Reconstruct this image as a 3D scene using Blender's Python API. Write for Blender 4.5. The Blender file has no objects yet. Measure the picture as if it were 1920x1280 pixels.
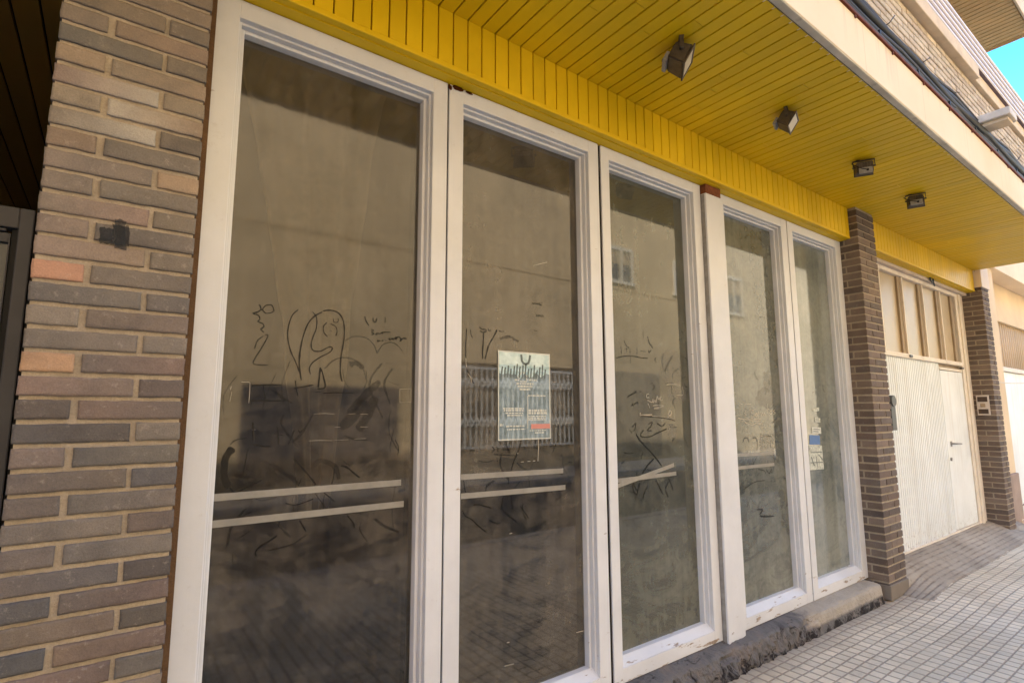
import bpy, bmesh, math, random
from mathutils import Vector, Matrix, noise
random.seed(7)
R_ = math.radians
scene = bpy.context.scene
COL = scene.collection

# ------------------------------------------------------------------ camera
CAM_H = 1.40
FPX = 1015.25
ROT = [[0.8057535, -0.5922399, -0.0036269],
       [0.0745742, 0.1075309, -0.9914009],
       [0.5875372, 0.7985543, 0.1308092]]          # rows: right, down, forward
RT, DN, FW = (Vector(r) for r in ROT)
cam_d = bpy.data.cameras.new('camera')
cam = bpy.data.objects.new('camera', cam_d)
COL.objects.link(cam)
m = Matrix((( RT.x, -DN.x, -FW.x, 0.0),
            ( RT.y, -DN.y, -FW.y, 0.0),
            ( RT.z, -DN.z, -FW.z, CAM_H),
            (0, 0, 0, 1)))
cam.matrix_world = m
cam_d.sensor_width = 36.0
cam_d.lens = 36.0 * FPX / 1920.0
cam_d.clip_start = 0.05
cam_d.clip_end = 2000
scene.camera = cam

def at(px, py, Y):
    """point of the plane Y that the photograph shows at pixel px, py"""
    v = RT * ((px - 960) / FPX) + DN * ((py - 640) / FPX) + FW
    k = Y / v.y
    return Vector((v.x * k, Y, v.z * k + CAM_H))

# ------------------------------------------------------------------ helpers
def lin(c):
    return tuple((x / 255 / 12.92) if x / 255 <= 0.04045 else ((x / 255 + 0.055) / 1.055) ** 2.4 for x in c[:3]) + (1.0,)

class MB:
    """collects shapes, then links them as ONE mesh object"""
    def __init__(self):
        self.bm = bmesh.new()
        self.col = self.bm.loops.layers.float_color.new('col')
    def _paint(self, faces, c, c2=None, x0=0, x1=1):
        for f in faces:
            for l in f.loops:
                if c2 is None:
                    l[self.col] = c
                else:
                    t = min(1, max(0, (l.vert.co.x - x0) / (x1 - x0 + 1e-9)))
                    l[self.col] = tuple(a * (1 - t) + b * t for a, b in zip(c, c2))
    def box(self, lo, hi, bev=0.0, seg=1, col=None, col2=None, mat=None, jit=0.0, M=None):
        lo = Vector(lo); hi = Vector(hi)
        b = bmesh.new()
        bmesh.ops.create_cube(b, size=1.0)
        for v in b.verts:
            v.co = Vector(((lo.x + hi.x) / 2 + v.co.x * (hi.x - lo.x),
                           (lo.y + hi.y) / 2 + v.co.y * (hi.y - lo.y),
                           (lo.z + hi.z) / 2 + v.co.z * (hi.z - lo.z)))
            if jit:
                v.co += Vector((random.uniform(-jit, jit), random.uniform(-jit, jit), random.uniform(-jit, jit)))
        if bev:
            bmesh.ops.bevel(b, geom=list(b.edges), offset=bev, segments=seg, affect='EDGES', profile=0.6)
        if M is not None:
            bmesh.ops.transform(b, matrix=M, verts=b.verts)
        self.merge(b, col, col2, lo.x, hi.x, mat)
        return self
    def merge(self, b, col=None, col2=None, x0=0, x1=1, mat=None):
        vm = {v: self.bm.verts.new(v.co) for v in b.verts}
        fs = []
        for f in b.faces:
            try:
                g = self.bm.faces.new([vm[v] for v in f.verts])
            except ValueError:
                continue
            if mat is not None:
                g.material_index = mat
            g.smooth = f.smooth
            fs.append(g)
        self._paint(fs, col or (1, 1, 1, 1), col2, x0, x1)
        b.free()
    def poly(self, pts, col=None, mat=None, smooth=False):
        f = self.bm.faces.new([self.bm.verts.new(p) for p in pts])
        if mat is not None:
            f.material_index = mat
        f.smooth = smooth
        self._paint([f], col or (1, 1, 1, 1))
        return f
    def prism(self, prof, x0, x1, axis='x', col=None):
        """extrude a closed (y,z) profile along x (or (x,z) along y, (x,y) along z)"""
        def P(a, b, t):
            return {'x': (t, a, b), 'y': (a, t, b), 'z': (a, b, t)}[axis]
        n = len(prof)
        A = [self.bm.verts.new(P(a, b, x0)) for a, b in prof]
        B = [self.bm.verts.new(P(a, b, x1)) for a, b in prof]
        fs = [self.bm.faces.new(A), self.bm.faces.new(B[::-1])]
        for i in range(n):
            fs.append(self.bm.faces.new([A[i], B[i], B[(i + 1) % n], A[(i + 1) % n]]))
        self._paint(fs, col or (1, 1, 1, 1))
        return self
    def tube(self, pts, r, seg=8, cap=True, smooth=True):
        pts = [Vector(p) for p in pts]
        rings = []
        for i, p in enumerate(pts):
            d = (pts[min(i + 1, len(pts) - 1)] - pts[max(i - 1, 0)]).normalized()
            a = d.cross(Vector((0, 0, 1)))
            if a.length < 0.05:
                a = d.cross(Vector((0, 1, 0)))
            a.normalize(); b = d.cross(a)
            rr = r[i] if isinstance(r, (list, tuple)) else r
            rings.append([self.bm.verts.new(p + (a * math.cos(t) + b * math.sin(t)) * rr)
                          for t in (2 * math.pi * k / seg for k in range(seg))])
        fs = []
        for A, B in zip(rings, rings[1:]):
            for k in range(seg):
                f = self.bm.faces.new([A[k], A[(k + 1) % seg], B[(k + 1) % seg], B[k]])
                f.smooth = smooth
                fs.append(f)
        if cap:
            fs.append(self.bm.faces.new(rings[0][::-1])); fs.append(self.bm.faces.new(rings[-1]))
        self._paint(fs, (1, 1, 1, 1))
        return self
    def ribbon(self, pts, w, col=None):
        """flat stroke in an XZ plane (all pts share Y), width w in metres (or list)"""
        n = len(pts)
        L, Rr = [], []
        for i in range(n):
            d = pts[min(i + 1, n - 1)] - pts[max(i - 1, 0)]
            nrm = Vector((-d.z, 0, d.x))
            if nrm.length < 1e-9:
                nrm = Vector((0, 0, 1))
            nrm.normalize()
            ww = w[i] if isinstance(w, (list, tuple)) else w
            L.append(self.bm.verts.new(pts[i] + nrm * ww / 2)); Rr.append(self.bm.verts.new(pts[i] - nrm * ww / 2))
        fs = []
        for i in range(n - 1):
            fs.append(self.bm.faces.new([L[i], Rr[i], Rr[i + 1], L[i + 1]]))
        self._paint(fs, col or (1, 1, 1, 1))
    def build(self, name, mats, parent=None, loc=None, normals=True):
        if normals:
            bmesh.ops.recalc_face_normals(self.bm, faces=self.bm.faces)
        me = bpy.data.meshes.new(name)
        self.bm.to_mesh(me); self.bm.free()
        for mm in (mats if isinstance(mats, (list, tuple)) else [mats]):
            me.materials.append(mm)
        o = bpy.data.objects.new(name, me)
        COL.objects.link(o)
        if loc is not None:
            o.location = loc
        if parent is not None:
            o.parent = parent
        return o

def tag(o, label=None, cat=None, group=None, kind=None):
    if label: o['label'] = label
    if cat: o['category'] = cat
    if group: o['group'] = group
    if kind: o['kind'] = kind
    return o
def empty(name, label, cat, loc=(0, 0, 0), group=None):
    o = bpy.data.objects.new(name, None)
    COL.objects.link(o); o.location = loc
    o.empty_display_size = 0.2
    return tag(o, label, cat, group)

# ------------------------------------------------------------------ materials
class NT:
    def __init__(self, name):
        self.m = bpy.data.materials.new(name); self.m.use_nodes = True
        self.t = self.m.node_tree; self.t.nodes.clear()
        self.out = self.n('ShaderNodeOutputMaterial')
    def n(self, ty, **kw):
        x = self.t.nodes.new(ty)
        for k, v in kw.items():
            setattr(x, k, v)
        return x
    def set(self, sock, v):
        if isinstance(v, bpy.types.NodeSocket):
            self.t.links.new(v, sock)
        else:
            sock.default_value = v
    def math(self, op, a, b=None, clamp=False):
        x = self.n('ShaderNodeMath', operation=op, use_clamp=clamp)
        self.set(x.inputs[0], a)
        if b is not None: self.set(x.inputs[1], b)
        return x.outputs[0]
    def mix(self, f, a, b, blend='MIX'):
        x = self.n('ShaderNodeMix', data_type='RGBA', blend_type=blend)
        self.set(x.inputs[0], f); self.set(x.inputs[6], a); self.set(x.inputs[7], b)
        return x.outputs[2]
    def coord(self, which='Object', scale=(1, 1, 1), loc=(0, 0, 0)):
        c = self.n('ShaderNodeTexCoord')
        mp = self.n('ShaderNodeMapping')
        mp.inputs['Scale'].default_value = scale; mp.inputs['Location'].default_value = loc
        self.t.links.new(c.outputs[which], mp.inputs[0])
        return mp.outputs[0]
    def noise(self, vec, scale=5, detail=4, rough=0.55, dist=0.0):
        x = self.n('ShaderNodeTexNoise')
        self.set(x.inputs['Vector'], vec)
        x.inputs['Scale'].default_value = scale; x.inputs['Detail'].default_value = detail
        x.inputs['Roughness'].default_value = rough; x.inputs['Distortion'].default_value = dist
        return x.outputs['Fac']
    def voro(self, vec, scale=5, feature='F1', rnd=1.0):
        x = self.n('ShaderNodeTexVoronoi', feature=feature)
        self.set(x.inputs['Vector'], vec); x.inputs['Scale'].default_value = scale
        x.inputs['Randomness'].default_value = rnd
        return x
    def ramp(self, fac, stops):
        x = self.n('ShaderNodeValToRGB')
        e = x.color_ramp.elements
        while len(e) < len(stops): e.new(0.5)
        for k, (p, c) in enumerate(stops):
            e[k].position = p
            e[k].color = c if len(c) == 4 else tuple(c) + (1,)
        self.set(x.inputs[0], fac)
        return x.outputs[0]
    def rng(self, v, a, b, c=0.0, d=1.0):
        x = self.n('ShaderNodeMapRange')
        self.set(x.inputs[0], v)
        for i, q in enumerate((a, b, c, d)): x.inputs[i + 1].default_value = q
        return x.outputs[0]
    def xyz(self, v):
        x = self.n('ShaderNodeSeparateXYZ'); self.set(x.inputs[0], v); return x.outputs
    def bump(self, h, strength=0.3, dist=0.01, nrm=None):
        x = self.n('ShaderNodeBump')
        x.inputs['Strength'].default_value = strength; x.inputs['Distance'].default_value = dist
        self.set(x.inputs['Height'], h)
        if nrm is not None: self.set(x.inputs['Normal'], nrm)
        return x.outputs[0]
    def bsdf(self, color, rough=0.7, spec=0.5, bump=None, metal=0.0, **kw):
        p = self.n('ShaderNodeBsdfPrincipled')
        self.set(p.inputs['Base Color'], color); self.set(p.inputs['Roughness'], rough)
        self.set(p.inputs['Specular IOR Level'], spec); self.set(p.inputs['Metallic'], metal)
        if bump is not None: self.set(p.inputs['Normal'], bump)
        for k, v in kw.items(): self.set(p.inputs[k], v)
        return p.outputs[0]
    def done(self, sh):
        self.t.links.new(sh, self.out.inputs[0]); return self.m

def attr(nt, name='col'):
    a = nt.n('ShaderNodeAttribute', attribute_name=name); return a.outputs['Color']

MAT = {}
def plain(name, rgb, rough=0.7, spec=0.4, var=0.12, scale=6, bump=0.1, metal=0.0, dirt=0.0, dirtcol=(60, 50, 42)):
    t = NT(name); v = t.coord()
    n1 = t.noise(v, scale, 5, 0.6); n2 = t.noise(v, scale * 14, 3, 0.6)
    c = lin(rgb)
    dark = tuple(x * (1 - var * 1.6) for x in c[:3]) + (1,); lite = tuple(min(1, x * (1 + var)) for x in c[:3]) + (1,)
    col = t.mix(t.rng(n1, 0.3, 0.7), dark, lite)
    if dirt:
        d = t.rng(t.noise(v, scale * 2.2, 8, 0.72), 0.58, 0.72, 0, dirt)
        col = t.mix(d, col, lin(dirtcol))
    MAT[name] = t.done(t.bsdf(col, rough, spec, t.bump(t.math('ADD', n1, n2), bump, 0.004), metal))
    return MAT[name]

# brick: per-brick colour from the mesh, weathering from noise
def brick_mat(name, gain=1.0, soot=0.25):
    t = NT(name); v = t.coord()
    n1 = t.noise(v, 9, 6, 0.65); n2 = t.noise(v, 230, 4, 0.75); n3 = t.noise(v, 40, 7, 0.75)
    c = t.mix(1.0, attr(t), t.ramp(n1, [(0.25, (0.74, 0.74, 0.76)), (0.5, (1, 1, 1)), (0.78, (1.22, 1.18, 1.1))]), 'MULTIPLY')
    c = t.mix(1.0, c, t.ramp(n2, [(0.3, (0.82, 0.82, 0.82)), (0.65, (1.08, 1.08, 1.08))]), 'MULTIPLY')
    c = t.mix(t.rng(n3, 0.58, 0.72, 0, 0.5), c, lin((178, 163, 144)))
    hsv = t.n('ShaderNodeHueSaturation'); hsv.inputs['Saturation'].default_value = 0.74; t.set(hsv.inputs['Color'], c); c = hsv.outputs[0]
    if gain != 1: c = t.mix(1.0, c, (gain, gain, gain, 1), 'MULTIPLY')
    h = t.math('ADD', t.math('MULTIPLY', n2, 0.5), n3)
    MAT[name] = t.done(t.bsdf(c, 0.86, 0.25, t.bump(h, 0.75, 0.004)))
brick_mat('brick')
def mortar_mat(name, rgb):
    t = NT(name); v = t.coord()
    n1 = t.noise(v, 14, 5, 0.6); n2 = t.noise(v, 160, 4, 0.7)
    c = t.mix(t.rng(n1, 0.3, 0.7), lin(tuple(x * 0.84 for x in rgb)), lin(rgb))
    c = t.mix(t.rng(n2, 0.35, 0.7, 0, 0.5), c, lin(tuple(x * 0.72 for x in rgb)))
    MAT[name] = t.done(t.bsdf(c, 0.95, 0.15, t.bump(t.math('ADD', n1, n2), 0.6, 0.006)))
mortar_mat('mortar', (188, 173, 151))
mortar_mat('mortar_brown', (120, 92, 66))

# yellow boards
def paint_wood(name, rgb, dirt=0.3, rough=0.42, grainaxis=(60, 60, 3)):
    t = NT(name); v = t.coord()
    n1 = t.noise(v, 1.6, 5, 0.6); g = t.noise(t.coord('Object', grainaxis), 1.0, 4, 0.6); n3 = t.noise(v, 30, 6, 0.7)
    c = lin(rgb)
    col = t.mix(t.rng(n1, 0.3, 0.72), tuple(x * 0.86 for x in c[:3]) + (1,), tuple(x * 1.07 for x in c[:3]) + (1,))
    st = t.noise(v, 0.8, 7, 0.68, 0.8)
    col = t.mix(t.rng(st, 0.52, 0.70, 0, 0.32), col, tuple(x * q_ for x, q_ in zip(c[:3], (0.72, 0.66, 0.9))) + (1,))
    col = t.mix(1.0, col, attr(t), 'MULTIPLY')
    col = t.mix(t.rng(n3, 0.6, 0.8, 0, dirt), col, tuple(x * 0.6 for x in c[:3]) + (1,))
    MAT[name] = t.done(t.bsdf(col, t.rng(n1, 0.3, 0.7, rough - 0.06, rough + 0.12), 0.35, t.bump(t.math('ADD', g, t.math('MULTIPLY', n3, 0.3)), 0.12, 0.003)))
paint_wood('yellow_board', (229, 190, 10))
plain('groove_brown', (70, 36, 10), 0.9, 0.1, 0.2)
paint_wood('shaded_yellow_board', (160, 120, 46), 0.5, 0.6, (3, 3, 60))  # the same yellow boards, with the passage shade painted into the colour

# white joinery with dirt and paint peeling low down
def white_wood(name, rgb=(226, 220, 214), peel=True):
    t = NT(name); v = t.coord()
    n1 = t.noise(v, 3.5, 5, 0.6); n2 = t.noise(t.coord('Object', (70, 70, 4)), 1, 4, 0.6); n3 = t.noise(v, 26, 8, 0.75)
    z = t.xyz(t.coord())[2]
    c = lin(rgb)
    col = t.mix(t.rng(n1, 0.35, 0.75), tuple(x * 0.86 for x in c[:3]) + (1,), c)
    col = t.mix(t.rng(n3, 0.60, 0.8, 0, 0.35), col, lin((158, 146, 132)))
    if peel:
        low = t.rng(z, 0.10, 0.42, 1.0, 0.0)
        pm = t.math('ADD', t.noise(t.coord('Object', (3, 9, 14)), 2.2, 8, 0.62), t.math('MULTIPLY', low, 0.13))
        pf = t.rng(pm, 0.70, 0.74)
        col = t.mix(pf, col, t.mix(t.rng(n2, 0.35, 0.65), lin((122, 104, 88)), lin((176, 160, 142))))
    h = t.math('ADD', t.math('MULTIPLY', n2, 0.6), n3)
    MAT[name] = t.done(t.bsdf(col, t.rng(n1, 0.3, 0.7, 0.38, 0.55), 0.4, t.bump(h, 0.14, 0.003)))
white_wood('white_frame', (221, 222, 224))
white_wood('white_post', (221, 222, 224))
plain('gap_dark', (38, 32, 28), 0.95, 0.1)
plain('bare_wood', (122, 72, 44), 0.85, 0.2, 0.25, 40)

# glass panes: dusty shop glass
def pane_mat(name, see, seed, dark, light, r0, low):
    t = NT(name)
    v = t.coord('Object', (1, 1, 1), (seed, 0, seed * 0.7))
    big = t.noise(v, 1.7, 5, 0.62, 0.5); fine = t.noise(v, 14, 7, 0.7, 1.2)
    streak = t.noise(t.coord('Object', (26, 26, 1.2), (seed, 0, 0)), 1.0, 5, 0.65)
    speck = t.rng(t.voro(v, 46).outputs['Distance'], 0.05, 0.10, 1.0, 0.0)
    scr = t.noise(t.coord('Object', (1.6, 1.6, 3.4), (seed, 0, 0)), 2.0, 9, 0.72, 1.6)
    d = t.math('ADD', t.math('MULTIPLY', big, 0.55), t.math('MULTIPLY', fine, 0.35))
    d = t.math('ADD', d, t.math('MULTIPLY', streak, 0.22))
    d = t.rng(d, 0.40, 0.74)
    d = t.math('ADD', d, t.math('MULTIPLY', t.rng(t.math('ADD', t.xyz(t.coord())[2], t.math('MULTIPLY', fine, 0.25)), 0.95, 0.45), low), True)  # positive low paints the pavement's reflection as a paler foot; negative thins dust
    wipe = t.math('MULTIPLY', t.rng(scr, 0.46, 0.72, 0.0, 0.6), t.rng(t.xyz(t.coord())[2], 1.9, 1.2, 0.25, 1.0))
    d = t.math('SUBTRACT', d, wipe, True)
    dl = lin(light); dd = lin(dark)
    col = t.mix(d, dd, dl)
    col = t.mix(t.math('MULTIPLY', speck, t.rng(fine, 0.55, 0.7, 0, 0.6)), col, lin((170, 164, 150)))
    rough = t.math('ADD', t.math('MULTIPLY', d, 0.035), r0)
    body = t.bsdf(col, rough, 0.62, None, 0.0, IOR=1.52)
    tr = t.n('ShaderNodeBsdfTransparent'); tr.inputs[0].default_value = (0.80, 0.78, 0.72, 1)
    gl = t.n('ShaderNodeBsdfGlossy'); t.set(gl.inputs['Roughness'], rough); gl.inputs[0].default_value = (1, 1, 1, 1)
    fr = t.n('ShaderNodeFresnel'); fr.inputs[0].default_value = 1.5
    clear = t.n('ShaderNodeMixShader'); t.set(clear.inputs[0], fr.outputs[0])
    t.t.links.new(tr.outputs[0], clear.inputs[1]); t.t.links.new(gl.outputs[0], clear.inputs[2])
    mx = t.n('ShaderNodeMixShader')
    t.set(mx.inputs[0], t.math('SUBTRACT', t.rng(d, 0, 1, 1.0 - see * 1.15, 1.0 - see * 0.6), 0.0, True))
    t.t.links.new(clear.outputs[0], mx.inputs[1]); t.t.links.new(body, mx.inputs[2])
    MAT[name] = t.done(mx.outputs[0])
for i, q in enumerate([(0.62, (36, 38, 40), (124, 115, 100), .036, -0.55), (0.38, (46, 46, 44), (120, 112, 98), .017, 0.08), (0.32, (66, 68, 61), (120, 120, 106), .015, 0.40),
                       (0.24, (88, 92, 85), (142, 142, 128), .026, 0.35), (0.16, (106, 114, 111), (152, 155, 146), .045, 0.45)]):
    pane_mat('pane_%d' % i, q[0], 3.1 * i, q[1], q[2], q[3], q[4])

def ink(name, rgb, alpha, rough=0.5, nz=30):
    t = NT(name); v = t.coord()
    b = t.bsdf(lin(rgb), rough, 0.3)
    tr = t.n('ShaderNodeBsdfTransparent')
    mx = t.n('ShaderNodeMixShader')
    t.set(mx.inputs[0], t.rng(t.noise(v, nz, 5, 0.7), 0.3, 0.65, alpha * 0.72, alpha))
    t.t.links.new(tr.outputs[0], mx.inputs[1]); t.t.links.new(b, mx.inputs[2])
    MAT[name] = t.done(mx.outputs[0])
ink('swept_dark', (22, 19, 16), 0.86)
ink('swept_soft', (28, 24, 20), 0.30, 0.5, 14)
ink('swept_light', (196, 186, 166), 0.7)
ink('tape', (168, 164, 154), 0.80, 0.5, 9)
ink('paper_haze', (150, 146, 134), 0.30)

# concrete, render etc.
plain('fascia_cream', (238, 220, 198), 0.8, 0.25, 0.05, 1.3, 0.15)
def fascia_mat():
    t = NT('fascia'); v = t.coord()
    n1 = t.noise(v, 1.1, 5, 0.6); drip = t.noise(t.coord('Object', (9, 9, 0.5)), 1.0, 5, 0.6); n3 = t.noise(v, 40, 5, 0.7)
    z = t.xyz(t.coord())[2]
    col = t.mix(t.rng(n1, 0.3, 0.7), lin((232, 212, 178)), lin((238, 226, 198)))
    top = t.rng(z, 3.10, 3.345, 0.0, 1.0)
    d = t.math('MULTIPLY', t.rng(drip, 0.54, 0.72, 0, 0.75), top)
    col = t.mix(d, col, lin((186, 140, 104)))
    x = t.math('FRACT', t.math('MULTIPLY', t.xyz(t.coord())[0], 1 / 0.83))
    j = t.rng(t.math('ABSOLUTE', t.math('SUBTRACT', x, 0.5)), 0.0, 0.006, 0.5, 0.0)
    col = t.mix(j, col, lin((206, 170, 128)))
    col = t.mix(t.rng(n3, 0.62, 0.75, 0, 0.2), col, lin((176, 150, 124)))
    MAT['fascia'] = t.done(t.bsdf(col, 0.8, 0.25, t.bump(n3, 0.15, 0.003)))
fascia_mat()
plain('grey_lip', (208, 200, 184), 0.9, 0.2, 0.15, 4, 0.2, 0, 0.4)
plain('rust_flashing', (112, 58, 40), 0.8, 0.3, 0.25, 18, 0.3)
plain('cable_black', (24, 21, 21), 0.55, 0.4, 0.15, 20)
plain('cable_grey', (74, 69, 68), 0.6, 0.4, 0.15, 20)
plain('metal_dark', (92, 82, 70), 0.5, 0.5, 0.2, 30, 0.1, 0.3)
plain('metal_grey', (150, 146, 140), 0.5, 0.5, 0.15, 30, 0.1)
plain('lamp_glass', (226, 222, 212), 0.12, 0.6, 0.04, 10, 0.0)
plain('box_white', (216, 206, 190), 0.6, 0.4, 0.08, 12)
plain('slat_white', (232, 224, 222), 0.5, 0.4, 0.05, 3, 0.05)
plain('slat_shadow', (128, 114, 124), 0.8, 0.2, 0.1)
plain('coping', (222, 204, 178), 0.85, 0.2, 0.1, 5, 0.2, 0, 0.35, (150, 122, 90))
plain('tan_soffit', (214, 180, 124), 0.7, 0.3, 0.1, 4, 0.1)
plain('door_white', (240, 238, 235), 0.55, 0.35, 0.04, 2.5, 0.05, 0, 0.22, (186, 178, 166))
t = NT('door_white'); v = t.coord()
n1 = t.noise(v, 2.5, 5, 0.6); n3 = t.noise(v, 20, 8, 0.75); dr = t.noise(t.coord('Object', (14, 14, 0.8)), 1.0, 6, 0.65); z = t.xyz(v)[2]
c = t.mix(t.rng(n1, .3, .7), lin((220, 223, 220)), lin((236, 239, 237)))
c = t.mix(t.math('MULTIPLY', t.rng(dr, .52, .72, 0, .5), t.rng(z, .2, 1.9, .5, 1.0)), c, lin((190, 180, 164)))
c = t.mix(t.math('MULTIPLY', t.rng(t.math('ADD', n3, t.rng(z, .15, .4, .10, 0)), .60, .74), t.rng(z, .9, .15, .1, .6)), c, lin((140, 116, 94)))
MAT['door_white'] = t.done(t.bsdf(c, .5, .35, t.bump(n3, .08, .003)))
plain('door_cream', (228, 216, 198), 0.6, 0.35, 0.08, 5, 0.1, 0, 0.3, (120, 104, 88))
plain('frosted', (178, 158, 126), 0.35, 0.4, 0.07, 3, 0.05)
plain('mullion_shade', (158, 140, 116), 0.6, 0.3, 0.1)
plain('lintel', (206, 192, 178), 0.8, 0.2, 0.08, 4, 0.15, 0, 0.3)
plain('cream_wall', (228, 204, 168), 0.85, 0.2, 0.08, 1.5, 0.15, 0, 0.15, (180, 140, 96))
plain('cream_light', (238, 218, 188), 0.85, 0.2, 0.06, 1.5, 0.1)
plain('mauve_plinth', (164, 144, 130), 0.9, 0.2, 0.12, 4, 0.2)
plain('gate_metal', (66, 66, 70), 0.5, 0.45, 0.1, 8, 0.05, 0.2)
plain('gate_black', (16, 16, 18), 0.6, 0.3, 0.1)
t = NT('gate_glass'); MAT['gate_glass'] = t.done(t.bsdf(lin((40, 48, 58)), 0.12, 0.5))
plain('sheet_brown', (112, 100, 84), 0.9, 0.1, 0.12, 2)
plain('sheet_warm', (104, 92, 76), 0.9, 0.1, 0.12, 2)
plain('sheet_grey', (92, 96, 90), 0.9, 0.1, 0.15, 2)
plain('curtain_cloth', (222, 208, 182), 0.9, 0.1, 0.12, 2)
plain('inner_dark', (42, 38, 34), 0.95, 0.1)
plain('render_grey', (128, 118, 106), 0.9, 0.15, 0.12, 3, 0.2)
plain('key_box', (72, 72, 70), 0.5, 0.4, 0.1)
plain('plate_white', (208, 196, 184), 0.5, 0.4, 0.06)
plain('plate_dark', (70, 54, 42), 0.5, 0.4, 0.15)

# rough plinth
def plinth_mat():
    t = NT('plinth'); v = t.coord()
    n1 = t.noise(v, 5, 6, 0.7, 0.6); n2 = t.noise(v, 45, 6, 0.75); n3 = t.noise(v, 13, 8, 0.75, 0.8)
    x, y, z = t.xyz(v)
    col = t.ramp(n1, [(0.3, lin((92, 90, 90))), (0.5, lin((122, 119, 117))), (0.68, lin((140, 128, 118)))])
    tar = t.rng(t.math('ADD', n3, t.rng(z, 0.0, 0.10, 0.10, -0.05)), 0.52, 0.62)
    col = t.mix(tar, col, lin((50, 46, 46)))
    wh = t.rng(n2, 0.66, 0.72, 0, 0.8)
    col = t.mix(t.math('MULTIPLY', wh, tar), col, lin((176, 170, 164)))
    new = t.math('MULTIPLY', t.rng(t.math('ADD', x, t.math('MULTIPLY', n1, 0.3)), 3.72, 3.85), t.rng(t.math('ADD', z, t.math('MULTIPLY', n3, 0.05)), 0.07, 0.09))
    col = t.mix(new, col, t.mix(t.rng(n1, .3, .7), lin((172, 162, 148)), lin((196, 186, 170))))
    h = t.math('ADD', t.math('MULTIPLY', n3, 1.2), t.math('MULTIPLY', n2, 0.6))
    MAT['plinth'] = t.done(t.bsdf(col, 0.95, 0.2, t.bump(h, 1.0, 0.02)))
plinth_mat()

# pavement of small pads
PX, PY = 0.0740, 0.0670
def pave_mat(name, grid=True):
    t = NT(name); v = t.coord()
    warp = t.noise(v, 1.3, 2, 0.5)
    x, y, z = t.xyz(v)
    x = t.math('ADD', x, t.math('MULTIPLY', t.noise(v, 1.1, 2, 0.5), 0.02))
    y = t.math('ADD', y, t.math('MULTIPLY', warp, 0.035))
    fx = t.math('FRACT', t.math('MULTIPLY', x, 1 / PX)); fy = t.math('FRACT', t.math('MULTIPLY', y, 1 / PY))
    ax = t.math('ABSOLUTE', t.math('SUBTRACT', fx, 0.5)); ay = t.math('ABSOLUTE', t.math('SUBTRACT', fy, 0.5))
    gx = t.rng(ax, 0.375, 0.43); gy = t.rng(ay, 0.415, 0.465)
    g = t.math('MAXIMUM', gx, gy)
    n1 = t.noise(v, 1.1, 6, 0.62, 0.4); n2 = t.noise(v, 120, 4, 0.7); n3 = t.noise(v, 8, 6, 0.68)
    worn = t.rng(t.noise(v, 0.9, 4, 0.6, 0.3), 0.55, 0.66)      # filled-in stretches
    g = t.math('MULTIPLY', g, t.math('SUBTRACT', 1.0, t.math('MULTIPLY', worn, 0.7)))
    # per-pad tone
    cell = t.n('ShaderNodeCombineXYZ')
    t.set(cell.inputs[0], t.math('FLOOR', t.math('MULTIPLY', x, 1 / PX))); t.set(cell.inputs[1], t.math('FLOOR', t.math('MULTIPLY', y, 1 / PY)))
    wn = t.n('ShaderNodeTexWhiteNoise', noise_dimensions='2D'); t.set(wn.inputs[0], cell.outputs[0])
    tile = t.n('ShaderNodeCombineXYZ')
    t.set(tile.inputs[0], t.math('FLOOR', t.math('MULTIPLY', x, 1 / (PX * 4)))); t.set(tile.inputs[1], t.math('FLOOR', t.math('MULTIPLY', y, 1 / (PY * 4))))
    wt = t.n('ShaderNodeTexWhiteNoise', noise_dimensions='2D'); t.set(wt.inputs[0], tile.outputs[0])
    base = t.mix(t.rng(n1, 0.3, 0.7), lin((208, 190, 160)), lin((228, 213, 186)))
    base = t.mix(1.0, base, t.ramp(wn.outputs[0], [(0, (0.88, 0.88, 0.88)), (1, (1.06, 1.05, 1.04))]), 'MULTIPLY')
    base = t.mix(1.0, base, t.ramp(wt.outputs[0], [(0, (0.92, 0.91, 0.9)), (1, (1.05, 1.05, 1.05))]), 'MULTIPLY')
    base = t.mix(t.rng(n3, 0.56, 0.74, 0, 0.45), base, lin((150, 134, 118)))
    base = t.mix(t.rng(n2, 0.55, 0.75, 0, 0.35), base, lin((140, 128, 116)))
    # chewing gum and oil spots
    vo = t.voro(v, 3.1)
    spot = t.rng(t.math('ADD', vo.outputs['Distance'], t.math('MULTIPLY', n3, 0.05)), 0.058, 0.075, 0.8, 0.0)
    pick = t.rng(t.xyz(vo.outputs['Color'])[0], 0.62, 0.64)
    base = t.mix(t.math('MULTIPLY', spot, pick), base, lin((66, 58, 54)))
    # grime along the wall and in front of the ramp
    wall = t.rng(t.math('ADD', y, t.math('MULTIPLY', n3, 0.12)), 1.70, 1.90, 0, 0.6)
    base = t.mix(wall, base, lin((116, 100, 86)))
    col = t.mix(t.math('MULTIPLY', g, 0.74), base, t.mix(n1, lin((128, 112, 96)), lin((158, 142, 124))))
    h = t.math('ADD', t.math('MULTIPLY', t.math('SUBTRACT', 1.0, g), 1.0), t.math('MULTIPLY', n2, 0.12))
    MAT[name] = t.done(t.bsdf(col, 0.82, 0.3, t.bump(h, 0.7, 0.007)))
pave_mat('pavement')
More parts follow.
